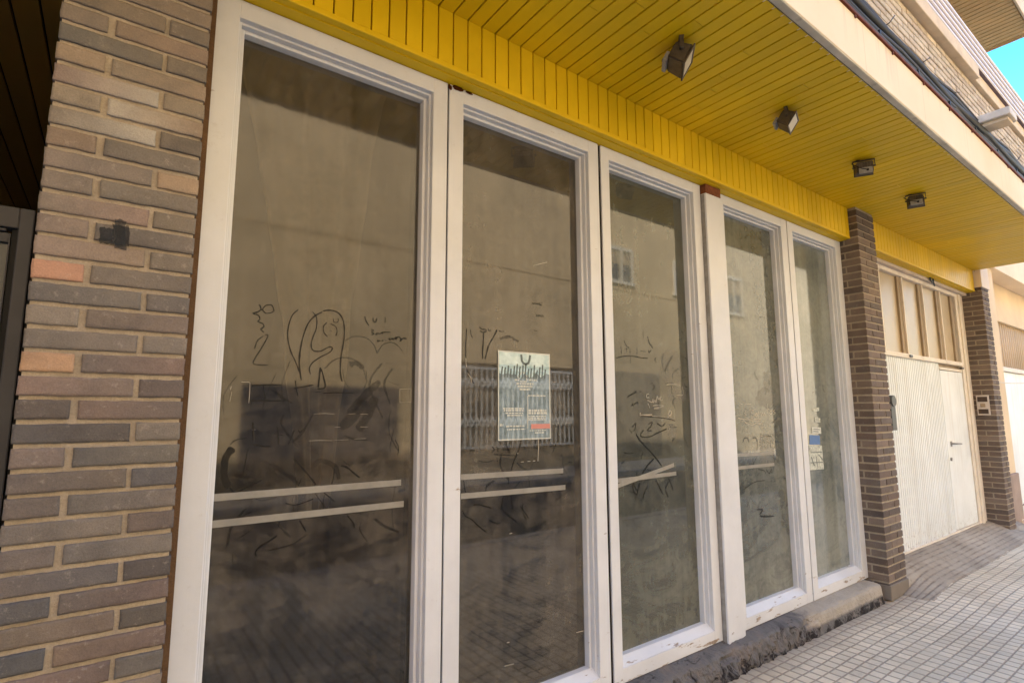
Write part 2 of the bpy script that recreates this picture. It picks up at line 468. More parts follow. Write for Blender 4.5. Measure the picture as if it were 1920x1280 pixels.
def ramp_mat():
    t = NT('ramp'); v = t.coord()
    x, y, z = t.xyz(v)
    n1 = t.noise(v, 2.2, 6, 0.65, 0.5); n3 = t.noise(v, 16, 7, 0.7, 0.6); n2 = t.noise(v, 90, 3, 0.7)
    s = t.math('FRACT', t.math('MULTIPLY', t.math('ADD', y, t.math('MULTIPLY', n3, 0.014)), 1 / 0.040))
    g = t.rng(t.math('ABSOLUTE', t.math('SUBTRACT', s, 0.5)), 0.26, 0.46)
    g = t.math('MULTIPLY', g, t.rng(t.noise(v, 6, 5, 0.7, 0.4), 0.40, 0.60, 0.1, 0.9))
    col = t.mix(t.rng(n1, 0.3, 0.7), lin((140, 127, 110)), lin((178, 165, 146)))
    col = t.mix(t.rng(n3, 0.56, 0.7, 0, 0.6), col, lin((106, 92, 82)))
    col = t.mix(t.math('MULTIPLY', g, 0.7), col, lin((98, 82, 70)))
    h = t.math('ADD', t.math('SUBTRACT', 1.0, g), t.math('MULTIPLY', n2, 0.3))
    MAT['ramp'] = t.done(t.bsdf(col, 0.9, 0.25, t.bump(h, 0.6, 0.008)))
ramp_mat()
plain('asphalt', (70, 70, 72), 0.9, 0.3, 0.18, 3, 0.4)
plain('kerb_stone', (170, 164, 156), 0.85, 0.25, 0.12, 5, 0.2)
plain('opposite_tan', (188, 163, 124), 0.9, 0.15, 0.08, 0.9, 0.1)
plain('opposite_ochre', (176, 158, 128), 0.9, 0.15, 0.08, 0.9, 0.1)
plain('opposite_brick', (104, 82, 68), 0.9, 0.15, 0.12, 2, 0.1)
plain('opposite_dark', (138, 124, 106), 0.8, 0.3, 0.15, 2, 0.1)
plain('opposite_white', (202, 190, 166), 0.6, 0.3, 0.05)
plain('opposite_shutter', (148, 130, 104), 0.7, 0.3, 0.1, 3)
t = NT('opposite_glass'); MAT['opposite_glass'] = t.done(t.bsdf(lin((58, 60, 60)), 0.1, 0.5))
plain('grille_metal', (200, 195, 184), 0.5, 0.4, 0.08)

# ------------------------------------------------------------------ the street
def sheet(name, x0, x1, y0, y1, z, mat, nx=1, ny=1, hf=None):
    b = MB()
    vs = [[b.bm.verts.new((x0 + (x1 - x0) * i / nx, y0 + (y1 - y0) * j / ny, 0)) for i in range(nx + 1)] for j in range(ny + 1)]
    for row in vs:
        for v in row:
            v.co.z = z + (hf(v.co.x, v.co.y) if hf else 0)
    for j in range(ny):
        for i in range(nx):
            f = b.bm.faces.new([vs[j][i], vs[j][i + 1], vs[j + 1][i + 1], vs[j + 1][i]])
            f.smooth = True
    o = b.build(name, mat)
    return tag(o, kind='structure')

sheet('ground', -300, 300, -300, 300, -0.16, MAT['asphalt'])
sheet('road', -60, 80, -5.2, -1.25, -0.13, MAT['asphalt'])

def smooth(a, b, x):
    t_ = min(1, max(0, (x - a) / (b - a))); return t_ * t_ * (3 - 2 * t_)
def pave_h(x, y):
    h = 0.006 * noise.noise(Vector((x * 1.1, y * 1.4, 0)))
    # dips and swells where the garage ramp meets the pavement
    h += 0.026 * smooth(4.5, 5.8, x) * (1 - smooth(8.0, 9.3, x)) * smooth(0.9, 1.7, y)
    h -= 0.012 * math.exp(-((x - 4.6) / 0.5) ** 2) * smooth(0.8, 1.5, y)
    return h
sheet('pavement', -8, 26, -1.10, 1.99, 0.0, MAT['pavement'], 240, 44, pave_h)
b = MB(); b.box((-60, -1.25, -0.14), (80, -1.10, 0.006), 0.012, 2)
tag(b.build('kerb', MAT['kerb_stone']), kind='structure')
b = MB(); b.box((-60, -5.35, -0.14), (80, -5.2, 0.006), 0.012, 2)
tag(b.build('opposite_kerb', MAT['kerb_stone']), kind='structure')
sheet('opposite_pavement', -60, 80, -7.0, -5.35, 0.0, MAT['pavement'])

def ramp_h(x, y):
    t_ = smooth(1.55, 1.97, y)
    lat = smooth(4.95, 5.5, x) if y < 1.77 else 1.0
    right = 1 - smooth(8.15, 8.8, x) * (1 if y < 1.77 else 0.3)
    return 0.128 * t_ * lat * right + 0.010 * noise.noise(Vector((x * 2.3, y * 3, 4))) * t_
def ramp_edge(x, y):
    # the ramp dives under the pavement along a ragged front edge
    e = 1.585 + 0.05 * noise.noise(Vector((x * 1.7, 0, 9))) + 0.03 * noise.noise(Vector((x * 6, 0, 2)))
    return pave_h(x, y) + ramp_h(x, y) + (0.004 if y > e and x > 5.02 + 0.05 * noise.noise(Vector((y * 8, 0, 3))) else -0.015)
sheet('ramp', 4.85, 8.95, 1.45, 1.985, 0.0, MAT['ramp'], 240, 50, ramp_edge)

# ------------------------------------------------------------------ the shop building
shop = empty('shop_building', 'brown brick shop building with yellow slatted canopy, white timber shopfront and garage door', 'building', (0, 1.9, 0))
def P(mb, name, mats, parent=shop, **kw):
    o = mb.build(name, mats, **kw)
    o.parent = parent
    o.matrix_parent_inverse = Matrix.Translation(-Vector(parent.location)) if parent is shop else Matrix.Identity(4)
    return o

PITCH = 0.0586
Z0J = 1.559                 # a joint
def jc(c, s=0.06):
    k = random.uniform(1 - s, 1 + s)
    return tuple(x * k for x in c[:3]) + (1,)
# row colours of the left pier, row 0 is the course with the orange header
LEFT = {0: ((184, 136, 84), None, (116, 106, 102), (138, 108, 94)), 1: ((132, 104, 92), (128, 110, 98), (96, 84, 80), None),
 2: ((92, 84, 80), None, (128, 102, 88), (110, 98, 92)), 3: ((84, 84, 88), (80, 76, 74), (126, 117, 104), None),
 4: ((122, 106, 98), None, (94, 94, 94), (114, 110, 98)), 5: ((98, 90, 88), (110, 98, 84), (88, 88, 92), None),
 6: ((104, 94, 88), None, (108, 104, 98), (118, 108, 98)), 7: ((114, 108, 102), (122, 112, 98), (100, 86, 78), None),
 8: ((108, 98, 92), None, (106, 102, 98), (122, 114, 102)), 9: ((100, 92, 90), (90, 90, 94), (80, 75, 74), None),
 10: ((80, 82, 88), None, (92, 84, 80), (116, 92, 84)), 11: ((116, 102, 82), (120, 100, 84), (86, 80, 72), None),
 12: ((72, 77, 84), None, (122, 98, 76), (112, 88, 78)), 13: ((122, 94, 80), (112, 90, 80), (100, 96, 90), None),
 -1: ((118, 112, 104), (126, 116, 106), (124, 116, 106), None), -2: ((140, 130, 116), None, (116, 104, 94), (122, 106, 96)),
 -3: ((104, 102, 102), (114, 110, 104), (104, 100, 98), None), -4: ((184, 124, 80), None, (126, 116, 104), (116, 108, 98)),
 -5: ((158, 134, 118), (164, 138, 108), (126, 116, 100), None), -6: ((142, 122, 106), None, (102, 98, 94), (114, 106, 98)),
 -7: ((142, 128, 112), (156, 124, 106), (132, 120, 100), None), -8: ((130, 118, 106), None, (128, 120, 106), (120, 112, 100)),
 -9: ((134, 120, 110), (122, 112, 102), (156, 129, 96), None), -10: ((144, 120, 96), None, (114, 108, 100), (126, 118, 106)),
 -11: ((148, 136, 120), (192, 190, 182), (112, 104, 94), None), -12: ((146, 134, 116), None, (186, 180, 168), (156, 130, 102)),
 -13: ((142, 118, 110), (190, 186, 178), (150, 136, 114), None), -14: ((158, 134, 106), None, (142, 128, 108), (150, 128, 104)),
 -15: ((104, 106, 106), (116, 110, 100), (116, 106, 92), None), -16: ((134, 120, 106), None, (132, 112, 92), (142, 116, 96)),
 -17: ((128, 114, 94), (126, 112, 94), (114, 104, 92), None)}
YP = 1.76
def worn_brick(mb, lo, hi, col, col2):
    # a brick face as a fine grid whose arrises are chipped and rounded
    nu, nv = max(8, int((hi[0] - lo[0]) / 0.006)), 9
    seed = random.uniform(0, 50)
    g = bmesh.new()
    rows = []
    for j in range(nv + 1):
        row = []
        for i in range(nu + 1):
            u, v = i / nu, j / nv
            x = lo[0] + (hi[0] - lo[0]) * u; z = lo[2] + (hi[2] - lo[2]) * v
            ex = min(x - lo[0], hi[0] - x); ez = min(z - lo[2], hi[2] - z)
            q = Vector((x * 30 + seed, seed, z * 30))
            if j in (0, nv):
                z += (noise.fractal(q, 0.8, 2.0, 4) * 0.0015 - 0.0003) * (1 if j == 0 else 1)
            if i in (0, nu):
                x += noise.fractal(q + Vector((9, 0, 0)), 0.8, 2.0, 4) * 0.0014
            e = min(ex, ez)
            y = lo[1] + 0.0022 * math.exp(-e / 0.0012) + 0.0009 * noise.noise(q * 0.8) + 0.0006 * noise.noise(q * 3)
            row.append(g.verts.new((x, y, z)))
        rows.append(row)
    for j in range(nv):
        for i in range(nu):
            f = g.faces.new([rows[j][i], rows[j][i + 1], rows[j + 1][i + 1], rows[j + 1][i]]); f.smooth = True
    loop = rows[0] + [r[-1] for r in rows[1:]] + rows[-1][-2::-1] + [r[0] for r in rows[-2:0:-1]]
    back = [g.verts.new((v.co.x, hi[1], v.co.z)) for v in loop]
    m_ = len(loop)
    for k in range(m_):
        g.faces.new([loop[k], back[k], back[(k + 1) % m_], loop[(k + 1) % m_]])
    mb.merge(g, col, col2, lo[0], hi[0])
def course(mb, x0, x1, zc, odd, cols, y1=2.06, split=0.108, gap=0.0115, hh=0.0470):
    """one course of a pier: odd courses have their short brick on the left"""
    zl, zh = zc - hh / 2, zc + hh / 2
    w = x1 - x0
    c1, c1b, c2, c2b = cols
    if odd:
        a = (x0, x0 + split - gap / 2); bb = (x0 + split + gap / 2 + 0.004, x1)
    else:
        a = (x0, x1 - split - gap / 2); bb = (x1 - split + gap / 2, x1)
    for (p, q), c, cb in ((a, c1, c1b), (bb, c2, c2b)):
        dy = random.uniform(-0.0015, 0.0015); dz = random.uniform(-0.0012, 0.0012)
        if max(c) - min(c) < 60: c = tuple(a * 0.68 + m__ * 0.32 for a, m__ in zip(c, (130, 112, 92)))
        if cb: cb = tuple(a * 0.68 + m__ * 0.32 for a, m__ in zip(cb, (130, 112, 92)))
        worn_brick(mb, (p + random.uniform(-.001, .001), YP + dy, zl + dz), (q + random.uniform(-.001, .001), YP + 0.10 + dy, zh + dz), jc(lin(c)), jc(lin(cb)) if cb else None)

b = MB()
x0L, x1L = -0.186, 0.1585
for k in range(-27, 27):
    zc = Z0J - PITCH / 2 - PITCH * k
    if zc < 0.02 or zc > 3.09: continue
    cols = LEFT.get(k) or (random.choice([(118, 106, 92), (104, 98, 94), (134, 116, 98)]), None, random.choice([(110, 102, 92), (128, 112, 94)]), None)
    course(b, x0L, x1L, zc, k % 2 == 0, cols)
pier = P(b, 'brick_pier', MAT['brick'])
b = MB(); b.box((x0L + 0.004, YP + 0.0080, 0.0), (x1L - 0.004, 2.12, 3.069)); b.box((x1L - 0.0035, 1.868, 0.0), (0.1825, 2.0, 2.80), mat=1)
P(b, 'mortar_bed', [MAT['mortar'], MAT['mortar_brown']], pier)
# black spray patch on the left pier
b = MB()
def blob(mb, c, rx, rz, y, n=26, seed=0):
    pts = []
    for i in range(n):
        a = 2 * math.pi * i / n
        k = 1 + 0.35 * noise.noise(Vector((math.cos(a) * 2 + seed, math.sin(a) * 2, seed)))
        pts.append(Vector((c.x + rx * k * math.cos(a), y, c.z + rz * k * math.sin(a))))
    mb.poly(pts)
for n_, (xa, xb_, ya, yb_) in enumerate(((187, 213, 426, 456), (212, 243, 421, 459), (216, 236, 411, 466))):
    pts = []
    for u, v in [(k / 6, 0) for k in range(6)] + [(1, k / 6) for k in range(6)] + [(1 - k / 6, 1) for k in range(6)] + [(0, 1 - k / 6) for k in range(6)]:
        q = at(xa + (xb_ - xa) * u + random.uniform(-2, 2), ya + (yb_ - ya) * v + random.uniform(-2, 2) + 4 * u, YP); q.y = YP - 0.0028 - 0.0002 * n_
        pts.append(q)
    b.poly(pts)
ink('spray_black', (36, 38, 42), 0.8, 0.6, 60)
P(b, 'spray_mark', MAT['spray_black'], pier)
def dark_brick():
    return random.choice([(112, 90, 74), (104, 84, 70), (120, 98, 80), (98, 82, 72), (126, 104, 86), (110, 94, 82)])
def corner_pier(x0, x1, yb, ztop, name):
    mb = MB()
    k = 0
    z = 0.006
    while z < ztop - 0.03:
        zl, zh = z + 0.0065, min(z + PITCH - 0.0065, ztop)
        odd = k % 2 == 0
        w = x1 - x0
        rows = []
        if odd:
            rows = [(x0, x0 + 0.108, YP, min(yb, YP + 0.225)), (x0 + 0.120, x1, YP, YP + 0.105)]
        else:
            rows = [(x0, x1 - 0.114, YP, YP + 0.105), (x1 - 0.102, x1, YP, YP + 0.105), (x0, x0 + 0.105, YP + 0.117, yb)]
        for a, c, d, e in rows:
            if e - d < 0.01: continue
            dx = random.uniform(-0.0014, 0.0014)
            mb.box((a + dx, d + random.uniform(-.0014, .0014), zl), (c, e, zh), 0.0034, 2, jc(lin(dark_brick()), 0.12), jit=0.001)
        z += PITCH; k += 1
    o = P(mb, name, MAT['brick'])
    mm = MB(); mm.box((x0 + 0.006, YP + 0.006, 0.0), (x1 - 0.006, 2.2, ztop))
    P(mm, 'mortar_bed', MAT['mortar'], o)
    return o
pr = corner_pier(4.802, 5.142, 1.985, 3.069, 'brick_pier')
p2 = corner_pier(8.20, 8.475, 2.04, 2.86, 'brick_pier')
# rendered foot of the middle pier
b = MB()
b.box((4.795, 1.750, 0.0), (5.15, 1.90, 0.105), 0.008, 2)
foot = P(b, 'render_patch', MAT['render_grey'], pr)
for v in foot.data.vertices:
    v.co += Vector((noise.noise(v.co * 30), noise.noise(v.co * 27 + Vector((3, 1, 0))), noise.noise(v.co * 21))) * 0.006

# canopy: boards with open grooves, band, lip, fascia ------------------
BP = 0.0711
SOF = 3.07
def boards(mb, n0, n1, fn):
    for i in range(n0, n1):
        fn(0.970 + BP * i, i)
b = MB()
def sof(x, i):
    c = random.uniform(0.94, 1.05)
    dz = random.uniform(0, 0.0016)
    cut = random.uniform(1.12, 1.74) if random.random() < 0.3 else 1.86
    b.box((x + 0.0034, 1.0035, SOF + dz), (x + BP - 0.0034, cut, SOF + 0.012), 0.0012, 1, (c, c, c * 0.98, 1))
    if cut < 1.86:
        c *= random.uniform(0.95, 1.04)
        b.box((x + 0.0034, cut + 0.0018, SOF + random.uniform(0, 0.0016)), (x + BP - 0.0034, 1.86, SOF + 0.012), 0.0012, 1, (c, c, c * 0.98, 1))
boards(b, -60, 102, sof)
sofo = P(b, 'canopy_soffit', MAT['yellow_board'])
b = MB(); b.box((-3.3, 0.9978, SOF + 0.0135), (8.23, 1.88, SOF + 0.03)); b.box((-3.3, 0.9978, SOF + 0.002), (8.23, 1.003, SOF + 0.0134)); P(b, 'groove_backing', MAT['groove_brown'], sofo)  # the front strip paints a dark shadow line between lip and boards

def band(x0, x1):
    mb = MB()
    i = math.ceil((x0 - 0.970) / BP)
    xs = [x0] + [0.970 + BP * j for j in range(i, 200) if x0 + 0.012 < 0.970 + BP * j < x1 - 0.012] + [x1]
    for p, q in zip(xs, xs[1:]):
        c = random.uniform(0.94, 1.05)
        mb.box((p + 0.0030, 1.8205, 2.834), (q - 0.0030, 1.845, SOF - 0.0005), 0.0012, 1, (c, c, c, 1))
    mb.box((x0, 1.8185, 2.810), (x1, 1.850, 2.8335), 0.003, 2, (1, 1, 1, 1))
    mb.box((x0, 1.8505, 2.806), (x1, 1.985, 2.826), 0, 1, (0.95, 0.95, 0.95, 1))
    o = P(mb, 'yellow_band', MAT['yellow_board'])
    m2 = MB(); m2.box((x0, 1.832, 2.835), (x1, 1.868, SOF - 0.001)); P(m2, 'groove_backing', MAT['groove_brown'], o)
    return o
bd1 = band(0.165, 4.798); band(5.146, 8.185)
# chipped timber over the second window
b = MB()
for px, py, rx, rz in ((862, 162, .028, .012), (884, 171, .018, .006), (848, 160, .010, .012)):
    blob(b, at(px, py, 1.88), rx, rz, 1.8975, seed=px * .1)
P(b, 'timber_chip', MAT['groove_brown'], bd1)

b = MB(); b.box((-12, 0.965, SOF - 0.004), (8.24, 0.9975, SOF + 0.05), 0.004, 2); P(b, 'canopy_lip', MAT['grey_lip'])
b = MB(); b.box((-12, 0.962, SOF + 0.002), (8.245, 1.02, 3.342), 0.004, 2); P(b, 'fascia', MAT['fascia'])
b = MB(); b.box((-12, 0.952, 3.3425), (8.245, 1.02, 3.358), 0.002, 1)
for i in range(16):
    x = 1.4 + i * 0.47
    b.box((x, 0.955, 3.325), (x + 0.012, 0.961, 3.342))
P(b, 'rusty_flashing', MAT['rust_flashing'])
b = MB(); b.box((-34, 1.02, SOF + 0.031), (8.24, 8.0, 3.345)); b.box((-34, 1.885, 2.827), (-3.2, 8, SOF + 0.03))
b.box((0.17, 2.0, 2.827), (8.24, 2.3, SOF + 0.0305))
P(b, 'floor_slab', MAT['inner_dark'])
b = MB()
b.box((-0.18, 2.19, 0.0), (8.475, 8.0, SOF + 0.03))
P(b, 'inner_wall', MAT['inner_dark'])
# concrete block on the second pier
b = MB(); b.box((8.20, 1.752, 2.861), (8.52, 2.2, 3.42), 0.006, 2); P(b, 'concrete_beam_end', MAT['fascia_cream'])
for x in (8.205, 8.225, 8.25):
    b = MB()
    b.tube([(x, 1.80 + (x - 8.2), 2.80), (x + .003, 1.81 + (x - 8.2), 2.95), (x, 1.80 + (x - 8.2), 3.07)], 0.006, 6)
    P(b, 'conduit', MAT['bare_wood'])

# upper floor: brick parapet, coping, slatted rail, upper soffit, upper wall
b = MB()
k = 0; z = 3.36
while z < 3.86:
    x = -1.0 - (k % 2) * 0.09
    while x < 8.2:
        w = 0.166
        if x + w > 8.3: w = 8.3 - x
        c = random.choice([(204, 184, 154), (210, 192, 162), (196, 176, 148), (206, 188, 158), (190, 170, 144)])
        b.box((x, 1.0 + random.uniform(-.002, .002), z), (x + w, 1.05, min(z + 0.0365, 3.872)), 0.003, 1, jc(lin(c), 0.08))
        x += 0.176
    z += 0.0455; k += 1
par = P(b, 'parapet_wall', MAT['brick'])
mortar_mat('mortar_tan', (188, 168, 138))
b = MB(); b.box((-12, 1.008, 3.36), (8.30, 1.20, 3.8735)); P(b, 'mortar_bed', MAT['mortar_tan'], par)
b = MB()
b.box((-12, 0.953, 3.874), (5.07, 1.20, 3.972), 0.006, 2); b.box((5.071, 0.978, 3.876), (8.30, 1.20, 3.970), 0.006, 2)
P(b, 'coping', MAT['coping'])
b = MB()
nS = 5
for i in range(nS):
    z0 = 3.974 + i * 0.0535
    b.prism([(0.958, z0), (0.952, z0 + 0.006), (0.952, z0 + 0.022), (0.958, z0 + 0.028), (0.972, z0 + 0.028), (0.972, z0)], -12, 8.30)
rail = P(b, 'slatted_rail', MAT['slat_white'])
b = MB(); b.box((-12, 0.9590, 3.973), (8.29, 0.995, 4.220)); P(b, 'rail_shade_backing', MAT['slat_shadow'], rail)  # dark sheet paints the shade under the slats as stripes
b = MB()
b.box((-34, 1.02, 5.612), (7.99, 8.0, 5.9)); b.box((-34, 2.4, 3.346), (7.99, 8.0, 5.611)); b.box((-34, 1.02, 5.9005), (7.99, 8.0, 10.3))
P(b, 'upper_storeys', MAT['opposite_ochre'])
b = MB()
i = 0; x = 3.0
while x < 7.97:
    b.box((x + 0.004, 1.03, 5.598), (x + 0.071, 2.39, 5.611), 0.003, 1); x += 0.075
upsof = P(b, 'upper_soffit', MAT['tan_soffit'])
b = MB(); b.box((-12, 1.001, 5.58), (8.0, 1.0195, 5.95), 0.003, 1); b.box((7.991, 1.02, 5.585), (8.01, 8, 5.95)); P(b, 'upper_fascia', MAT['coping'])

# ---- shopfront windows -------------------------------------------------
ZT, ZB = 2.803, 0.135
WIN = [(0.183, 0.256, 0.994, 1.062), (1.070, 1.141, 1.892, 1.964), (1.984, 2.045, 2.783, 2.857), (3.036, 3.106, 3.832, 3.913), (3.925, 4.000, 4.702, 4.799)]
GY = 1.975
def ring(mb, L, Rr, B, T, wl, wr, wb, wt, y0, y1, bev=0.0025):
    mb.box((L, y0, B), (L + wl, y1, T), bev, 2)
    mb.box((Rr - wr, y0, B), (Rr, y1, T), bev, 2)
    mb.box((L + wl - 0.001, y0 + 0.0006, T - wt), (Rr - wr + 0.001, y1, T), bev, 2)
    mb.box((L + wl - 0.001, y0 + 0.0006, B), (Rr - wr + 0.001, y1, B + wb), bev, 2)
wins, panes = [], []
for i, (L, l, r, Rr) in enumerate(WIN):
    mb = MB()
    jit = 0.0
    ring(mb, L, Rr, ZB, ZT, l - L, Rr - r, 0.066, 0.066, 1.90, 2.02, 0.003)
    ring(mb, l, r, ZB + 0.066, ZT - 0.066, 0.009, 0.009, 0.012, 0.009, 1.922, 2.02, 0.002)
    w = P(mb, 'shop_window', MAT['white_frame'])
    mb = MB()
    ring(mb, l + 0.009, r - 0.009, ZB + 0.078, ZT - 0.075, 0.014, 0.014, 0.020, 0.014, 1.944, 2.015, 0.004)
    # sloping weather bead along the bottom
    mb.prism([(1.905, ZB + 0.0665), (1.943, ZB + 0.098), (1.9435, ZB + 0.0665)], l + 0.002, r - 0.002)
    P(mb, 'glazing_bead', MAT['white_frame'], w)
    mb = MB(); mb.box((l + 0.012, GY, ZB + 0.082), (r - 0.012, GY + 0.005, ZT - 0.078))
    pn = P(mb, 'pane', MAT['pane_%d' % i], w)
    wins.append(w); panes.append(pn)
    mb = MB()
    yb = 2.15 if i == 0 else 2.055
    mb.box((l - 0.02, yb, ZB + 0.05), (r + 0.02, yb + 0.01, ZT - 0.05))
    P(mb, 'backing_sheet', MAT[('sheet_warm', 'sheet_brown', 'sheet_brown', 'sheet_grey', 'sheet_grey')[i]], w)
for x0, x1 in ((1.0625, 1.0695), (1.9645, 1.9835), (2.8575, 3.0355), (3.9135, 3.9245)):
    b = MB(); b.box((x0, 1.908, ZB), (x1, 2.02, ZT - 0.004))
    P(b, 'frame_joint', MAT['gap_dark'])
b = MB(); b.box((2.862, 1.865, 0.115), (3.030, 1.9075, 2.745), 0.003, 2); post = P(b, 'timber_post', MAT['white_post'])
b = MB(); b.box((2.866, 1.867, 2.7455), (3.026, 1.9075, 2.806), 0.003, 2); P(b, 'bare_end', MAT['bare_wood'], post)
b = MB(); b.box((2.8605, 1.8765, 0.116), (2.8618, 1.906, 2.74)); P(b, 'side_strip', MAT['metal_grey'], post)

# curtain behind the first window
b = MB()
nu, nv = 140, 50
xg, zb = at(585, 900, 2.03).x, at(590, 960, 2.03).z
vs = []
for j in range(nv + 1):
    row = []
    for i in range(nu + 1):
        u, v = i / nu, j / nv
        k_ = v ** 0.7
        xa = 0.235 * (1 - k_) + (xg - 0.035) * k_ + 0.012 * noise.noise(Vector((v * 9, 0, 1)))
        xb = 0.86 * (1 - v ** 0.6) + (xg + 0.065) * v ** 0.6 + 0.014 * noise.noise(Vector((v * 8, 3, 1)))
        x = xa * (1 - u) + xb * u
        z = 2.76 - (2.76 - zb) * v + 0.03 * noise.noise(Vector((u * 6, 0, 8)))
        amp = 0.030 + 0.035 * v
        ph = u * 19 + 3.0 * noise.noise(Vector((u * 4, v * 0.8, 0)))
        y = 2.014 + amp * (math.sin(ph) * 0.5 + 0.5) + 0.006 * noise.noise(Vector((u * 9, v * 5, 3)))
        row.append(b.bm.verts.new((x, y, z)))
    vs.append(row)
for j in range(nv):
    for i in range(nu):
        f = b.bm.faces.new([vs[j][i], vs[j][i + 1], vs[j + 1][i + 1], vs[j + 1][i]]); f.smooth = True
cur = b.build('curtain', MAT['curtain_cloth'], normals=True)
tag(cur, 'pale cloth curtain hanging in folds behind the dusty glass nearest the brick pier', 'curtain')

# ---- marks on the glass: traced as strokes lying on the pane ----------
SY = GY - 0.0012
def stroke(mb, pts, wpx, Y=SY, s=1.0, ox=0, oy=0, wob=0.0, sub=5):
    """pts in photograph pixels -> stroke on the pane, smoothed (Catmull-Rom)"""
    q = [at(ox + x / s, oy + y / s, Y) for x, y in pts]
    out = []
    n = len(q)
    if n == 2 or sub == 1:
        out = q
    else:
        for i in range(n - 1):
            p0, p1, p2, p3 = q[max(i - 1, 0)], q[i], q[i + 1], q[min(i + 2, n - 1)]
            for k in range(sub):
                t_ = k / sub
                out.append(0.5 * ((2 * p1) + (p2 - p0) * t_ + (2 * p0 - 5 * p1 + 4 * p2 - p3) * t_ ** 2 + (3 * p1 - p0 - 3 * p2 + p3) * t_ ** 3))
        out.append(q[-1])
    scale = (at(ox + pts[0][0] / s + 1, oy + pts[0][1] / s + 1, Y) - at(ox + pts[0][0] / s, oy + pts[0][1] / s, Y)).z
    px = abs(scale)
    m_ = len(out)
    ws = [wpx * 1.15 * px * (0.75 + 0.35 * noise.noise(Vector((i * 0.37, pts[0][0] * .1, 0))) ) * (0.55 if i in (0, m_ - 1) else 1) for i in range(m_)]
    Yo = Y - 0.00002 * stroke.n; stroke.n = (stroke.n + 1) % 40
    for p in out: p.y = Yo
    mb.ribbon(out, ws)
stroke.n = 0
A = dict(s=4.571, ox=380, oy=540)        # crop scales used while tracing
B = dict(s=4.571, ox=380, oy=780)
# window 1, drawn with a finger
d = MB()
for pts, w in [
    ([(610, 180), (590, 145), (540, 150), (515, 185), (545, 215), (600, 205), (612, 178)], 2.4),
    ([(485, 140), (500, 180), (470, 205), (430, 215), (480, 235), (490, 265), (475, 285), (515, 305), (525, 330), (500, 350), (525, 380)], 2.6),
    ([(515, 185), (490, 190)], 2.4),
    ([(820, 185), (770, 230), (735, 330), (730, 430), (755, 540), (800, 640), (830, 720)], 2.8),
    ([(1025, 205), (960, 240), (900, 310), (860, 420), (835, 540), (828, 660), (845, 790)], 3.6),
    ([(940, 200), (975, 250), (975, 340), (945, 420), (930, 490), (950, 535), (1010, 540), (1080, 505), (1110, 510), (1095, 545), (1010, 590), (940, 640), (915, 690), (925, 740)], 2.8),
    ([(1030, 195), (1100, 190), (1165, 215), (1205, 280), (1215, 380), (1205, 480), (1185, 600), (1180, 720), (1195, 800)], 3.4),
    ([(1065, 295), (1035, 330), (1040, 380), (1070, 415)], 2.4), ([(1095, 305), (1140, 330), (1152, 375), (1140, 410)], 2.4),
    ([(1095, 362), (1103, 366)], 3.5), ([(1120, 262), (1125, 290), (1160, 290), (1160, 255)], 1.8),
    ([(1390, 240), (1400, 280), (1425, 320)], 3.0), ([(1460, 255), (1465, 285), (1485, 290), (1492, 255)], 3.0), ([(1565, 245), (1565, 300)], 2.8),
    ([(1440, 355), (1465, 360), (1450, 378), (1470, 390), (1445, 402)], 2.2), ([(1485, 385), (1490, 400), (1500, 385), (1515, 395)], 2.0),
    ([(1520, 395), (1535, 380), (1545, 390), (1545, 378), (1610, 378)], 2.4),
    ([(1500, 440), (1500, 460), (1515, 445), (1520, 460)], 2.2), ([(1545, 440), (1535, 455), (1550, 455)], 2), ([(1575, 455), (1560, 440)], 2),
    ([(1600, 425), (1605, 445), (1625, 430), (1635, 440), (1660, 420), (1655, 440), (1680, 415), (1700, 440), (1690, 455), (1720, 430), (1750, 436)], 3.0),
    ([(420, 832), (510, 830), (600, 828), (672, 828)], 3.4), ([(410, 968), (500, 962), (620, 966), (720, 962)], 3.2),
    ([(515, 825), (530, 900), (535, 945)], 2.0), ([(610, 850), (650, 910), (680, 950)], 1.6),
    ([(780, 858), (860, 845), (950, 828)], 3.2), ([(795, 790), (800, 850), (815, 925)], 2.6), ([(1010, 680), (1000, 760), (990, 850)], 4.0),
    ([(1015, 690), (1035, 760), (1048, 850), (980, 862)], 3.2), ([(960, 890), (1010, 890)], 2), ([(1030, 900), (1150, 895), (1300, 900)], 2.2),
    ([(530, 400), (560, 410), (500, 520), (450, 600), (440, 650), (560, 660)], 2.4), ([(520, 410), (470, 450), (445, 520)], 2.0),
    ([(428, 1150), (432, 1200), (430, 1260)], 3.0)]:
    stroke(d, pts, w, **A)
for pts, w in [
    ([(430, 50), (435, 130), (435, 210)], 3), ([(435, 243), (510, 255), (585, 260)], 3.2), ([(640, 90), (650, 180), (652, 245)], 3), ([(590, 150), (690, 165)], 2.6),
    ([(735, 240), (760, 180), (785, 120)], 2.6), ([(780, 365), (850, 440), (920, 520), (970, 585)], 3.4), ([(1190, 425), (1240, 440), (1300, 490), (1345, 525)], 3.4),
    ([(510, 545), (440, 580), (340, 630), (270, 650), (235, 610)], 2.6), ([(390, 280), (365, 400), (345, 520)], 2.4), ([(845, 540), (820, 595)], 2.4),
    ([(1040, 655), (1090, 695), (1130, 730)], 2.6), ([(830, 890), (870, 960), (885, 985)], 2.4), ([(1240, 850), (1290, 910), (1300, 960)], 2.2),
    ([(710, 745), (790, 760), (880, 735), (950, 705)], 2.2), ([(640, 1020), (570, 1070), (500, 1110), (455, 1160), (460, 1200)], 3), ([(820, 120), (835, 140), (850, 120)], 2),
    ([(1130, 460), (1120, 530), (1105, 580)], 2.2), ([(1650, 200), (1680, 270), (1670, 340)], 1.8), ([(255, 1180), (260, 1260)], 2)]:
    stroke(d, pts, w, **B)
P(d, 'finger_drawing', MAT['swept_dark'], wins[0])
